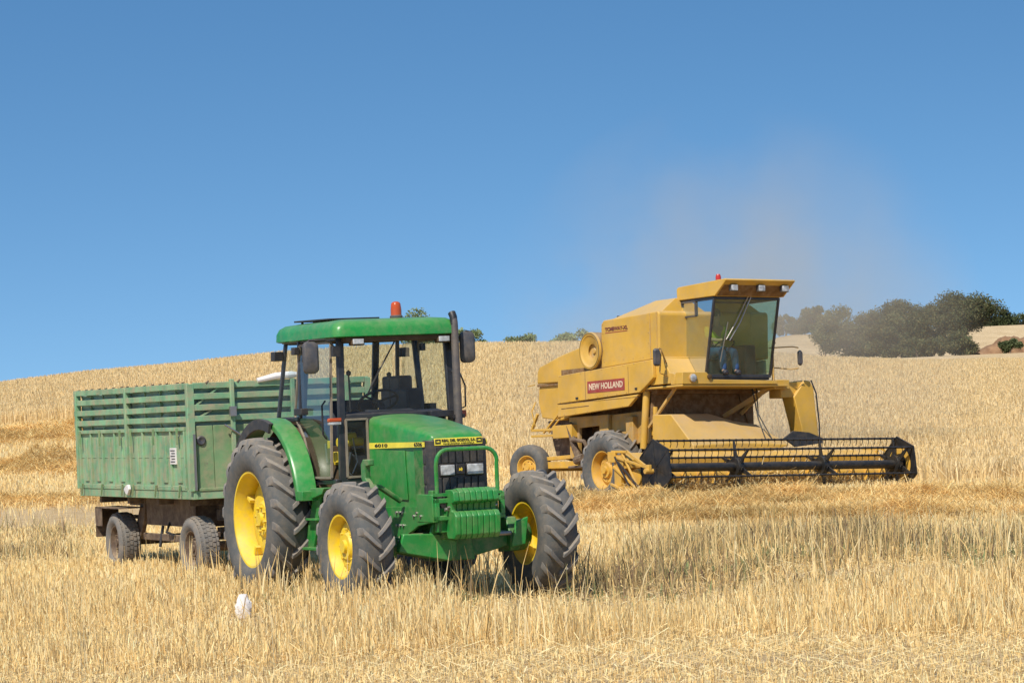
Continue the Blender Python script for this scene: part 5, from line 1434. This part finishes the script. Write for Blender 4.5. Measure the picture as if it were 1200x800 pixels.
tree('bush', 1124, 345, 4.6, 3.0, 'low thick bush under the tallest oak crown', seed=8, nclump=20, n=7000, base=.02, cat='bush')
tree('bush', 1074, 346, 4.0, 2.6, 'low bush filling the foot of the rounded oak', seed=31, nclump=16, n=6000, base=.02, cat='bush')
tree('bush', 1100, 346, 3.2, 2.3, 'low bush between the rounded oak and the tallest oak', seed=32, nclump=14, n=5000, base=.02, cat='bush')
tree('bush', 1183, 340, 2.6, 1.7, 'small bush on the brown earth bank at the right edge', seed=9, nclump=10, n=2600, base=.02, pal=PALE*.9, cat='bush', zoff=-.1)
for i, (px, y, w, h, lb) in enumerate([
    (1180, 560, 6.0, 5.2, 'darker far pine poking up at the right edge skyline'),
    (1200, 565, 8.0, 4.6, 'far green tree cut by the right picture edge'),
    (1164, 570, 7.0, 3.6, 'low far green tree right of the tallest oak'),
    (1226, 575, 9.0, 5.0, 'far green tree just outside the right picture edge'),
    (921, 480, 4.4, 3.4, 'faint far tree just right of the harvester cab roof'),
    (940, 500, 4.6, 2.8, 'lowest faint far tree between cab and tree row'),
    (955, 470, 5.0, 4.6, 'dusty far tree behind the thin airy tree'),
    ]):
    tree('far_tree', px, y, w, h, lb, seed=20+i, nclump=16, n=3800, base=.02, pal=PALE*.75, leaf=.2, group='far trees on the next hill')
for i, (px, y, w, h, lb) in enumerate([
    (494, 215, 2.6, 3.7, 'bush top showing over the crest behind the tractor roof'),
    (546, 220, 1.9, 2.9, 'small bush behind the exhaust side mirror of the tractor'),
    (611, 225, 1.9, 2.15, 'tiny bush on the skyline right of the tractor'),
    (655, 225, 2.0, 2.35, 'left one of two bushes on the skyline before the harvester'),
    (672, 222, 1.9, 2.75, 'taller right one of two bushes on the skyline before the harvester'),
    ]):
    x = (px-600)/F*y
    crest = (2 + float(np.interp(px, PX, CR))/F*150 - 2) / 150 * y + 2      # sight line over the crest
    zz = crest - tz(x, y)
    top = {494: 35, 546: 14, 611: 8, 655: 9, 672: 14}[px] / F * y
    tree('skyline_bush', px, y, w*1.3, (zz + top)*1.10, lb, seed=40+i, nclump=18, n=4200, base=.45, pal=PALE*2.1, leaf=.10, group='bushes on the skyline', cat='bush')
# bare branch lying at the left foot of the tree row
mb = MB()
bx0, by0 = (952-600)/F*344, 344
for q in range(9):
    a = random.uniform(.1, 2.4); L = random.uniform(.5, 1.2)
    mb.tube([(0, 0, 0), (-L*.5*math.cos(a)*.8, 0, L*.45), (-L*math.cos(a), random.uniform(-.3, .3), L*.7)], [.05, .03, .012], 5)
mb.build('dead_branch', M['bark'], None).location = (bx0+1.0, by0, tz(bx0+1.0, by0)+.5)
tag(bpy.data.objects['dead_branch'], 'bare grey dead branches at the left foot of the tree row', 'branch')
# brown earth bank at the right
mb = MB(); rings = []
for k in range(110):
    f = k/109; px = 1146 + 170*f; y = 343 + 2*f; x = (px-600)/F*y; g = tz(x, y)
    hh = 1.75*min(1, f*5+.1)*(1 + .08*math.sin(k*.33) + .05*math.sin(k*.71) + .02*math.sin(k*1.9))
    rings.append([(x, y-1.6, g-.3), (x, y-.9+.2*math.sin(k*.45), g+hh*.45), (x, y-.3+.1*math.sin(k*.7), g+hh*.92), (x, y+.4, g+hh), (x, y+5, g+hh*.9), (x, y+18, g-.3)])
mb.loft(rings, closed=False)
bm_, t, out = nodes('brown earth')
b = t.nodes.new('ShaderNodeBsdfPrincipled'); b.inputs['Roughness'].default_value = .95
t.links.new(ramp(t, noise(t, 1.5, 8, .7), [(.3, (.15, .075, .035)), (.7, (.34, .20, .10))]), b.inputs['Base Color']); t.links.new(b.outputs[0], out.inputs['Surface'])
bk = mb.build('earth_bank', bm_, None, angle=60); tag(bk, kind='structure')

# ------------------------------------------------------------------ dust raised by the harvester
def dust(name, loc, rad, dens, label):
    mb = MB(); prof = [(-math.cos(math.pi*k/16), max(.001, math.sin(math.pi*k/16))) for k in range(17)]
    mb.lathe(prof, 24, axis=2)
    mt, t, out = nodes('dust')
    tcn = t.nodes.new('ShaderNodeTexCoord')
    gd = t.nodes.new('ShaderNodeTexGradient'); gd.gradient_type = 'SPHERICAL'
    t.links.new(tcn.outputs['Object'], gd.inputs['Vector'])
    nz = noise(t, 1.6, 3, .6, vec=tcn.outputs['Object'])
    mr_ = t.nodes.new('ShaderNodeMapRange'); mr_.inputs['From Min'].default_value = .38; mr_.inputs['From Max'].default_value = .7
    t.links.new(nz, mr_.inputs['Value'])
    a = t.nodes.new('ShaderNodeMath'); a.operation = 'MULTIPLY'; t.links.new(gd.outputs['Fac'], a.inputs[0]); t.links.new(mr_.outputs['Result'], a.inputs[1])
    b_ = t.nodes.new('ShaderNodeMath'); b_.operation = 'MULTIPLY'; b_.inputs[1].default_value = dens; t.links.new(a.outputs[0], b_.inputs[0])
    v = t.nodes.new('ShaderNodeVolumePrincipled'); v.inputs['Color'].default_value = (.78, .70, .56, 1); v.inputs['Anisotropy'].default_value = .1
    t.links.new(b_.outputs[0], v.inputs['Density']); t.links.new(v.outputs[0], out.inputs['Volume'])
    o = mb.build(name, mt, None); o.location = loc; o.scale = rad
    o.data.materials[0].volume_intersection_method = 'FAST' if hasattr(o.data.materials[0], 'volume_intersection_method') else 'FAST'
    tag(o, label, 'dust', kind='stuff')
dust('dust_cloud', (5.3, 76, 3.2), (6.2, 8.5, 6.0), .24, 'brown dust cloud drifting up behind the harvester cab')
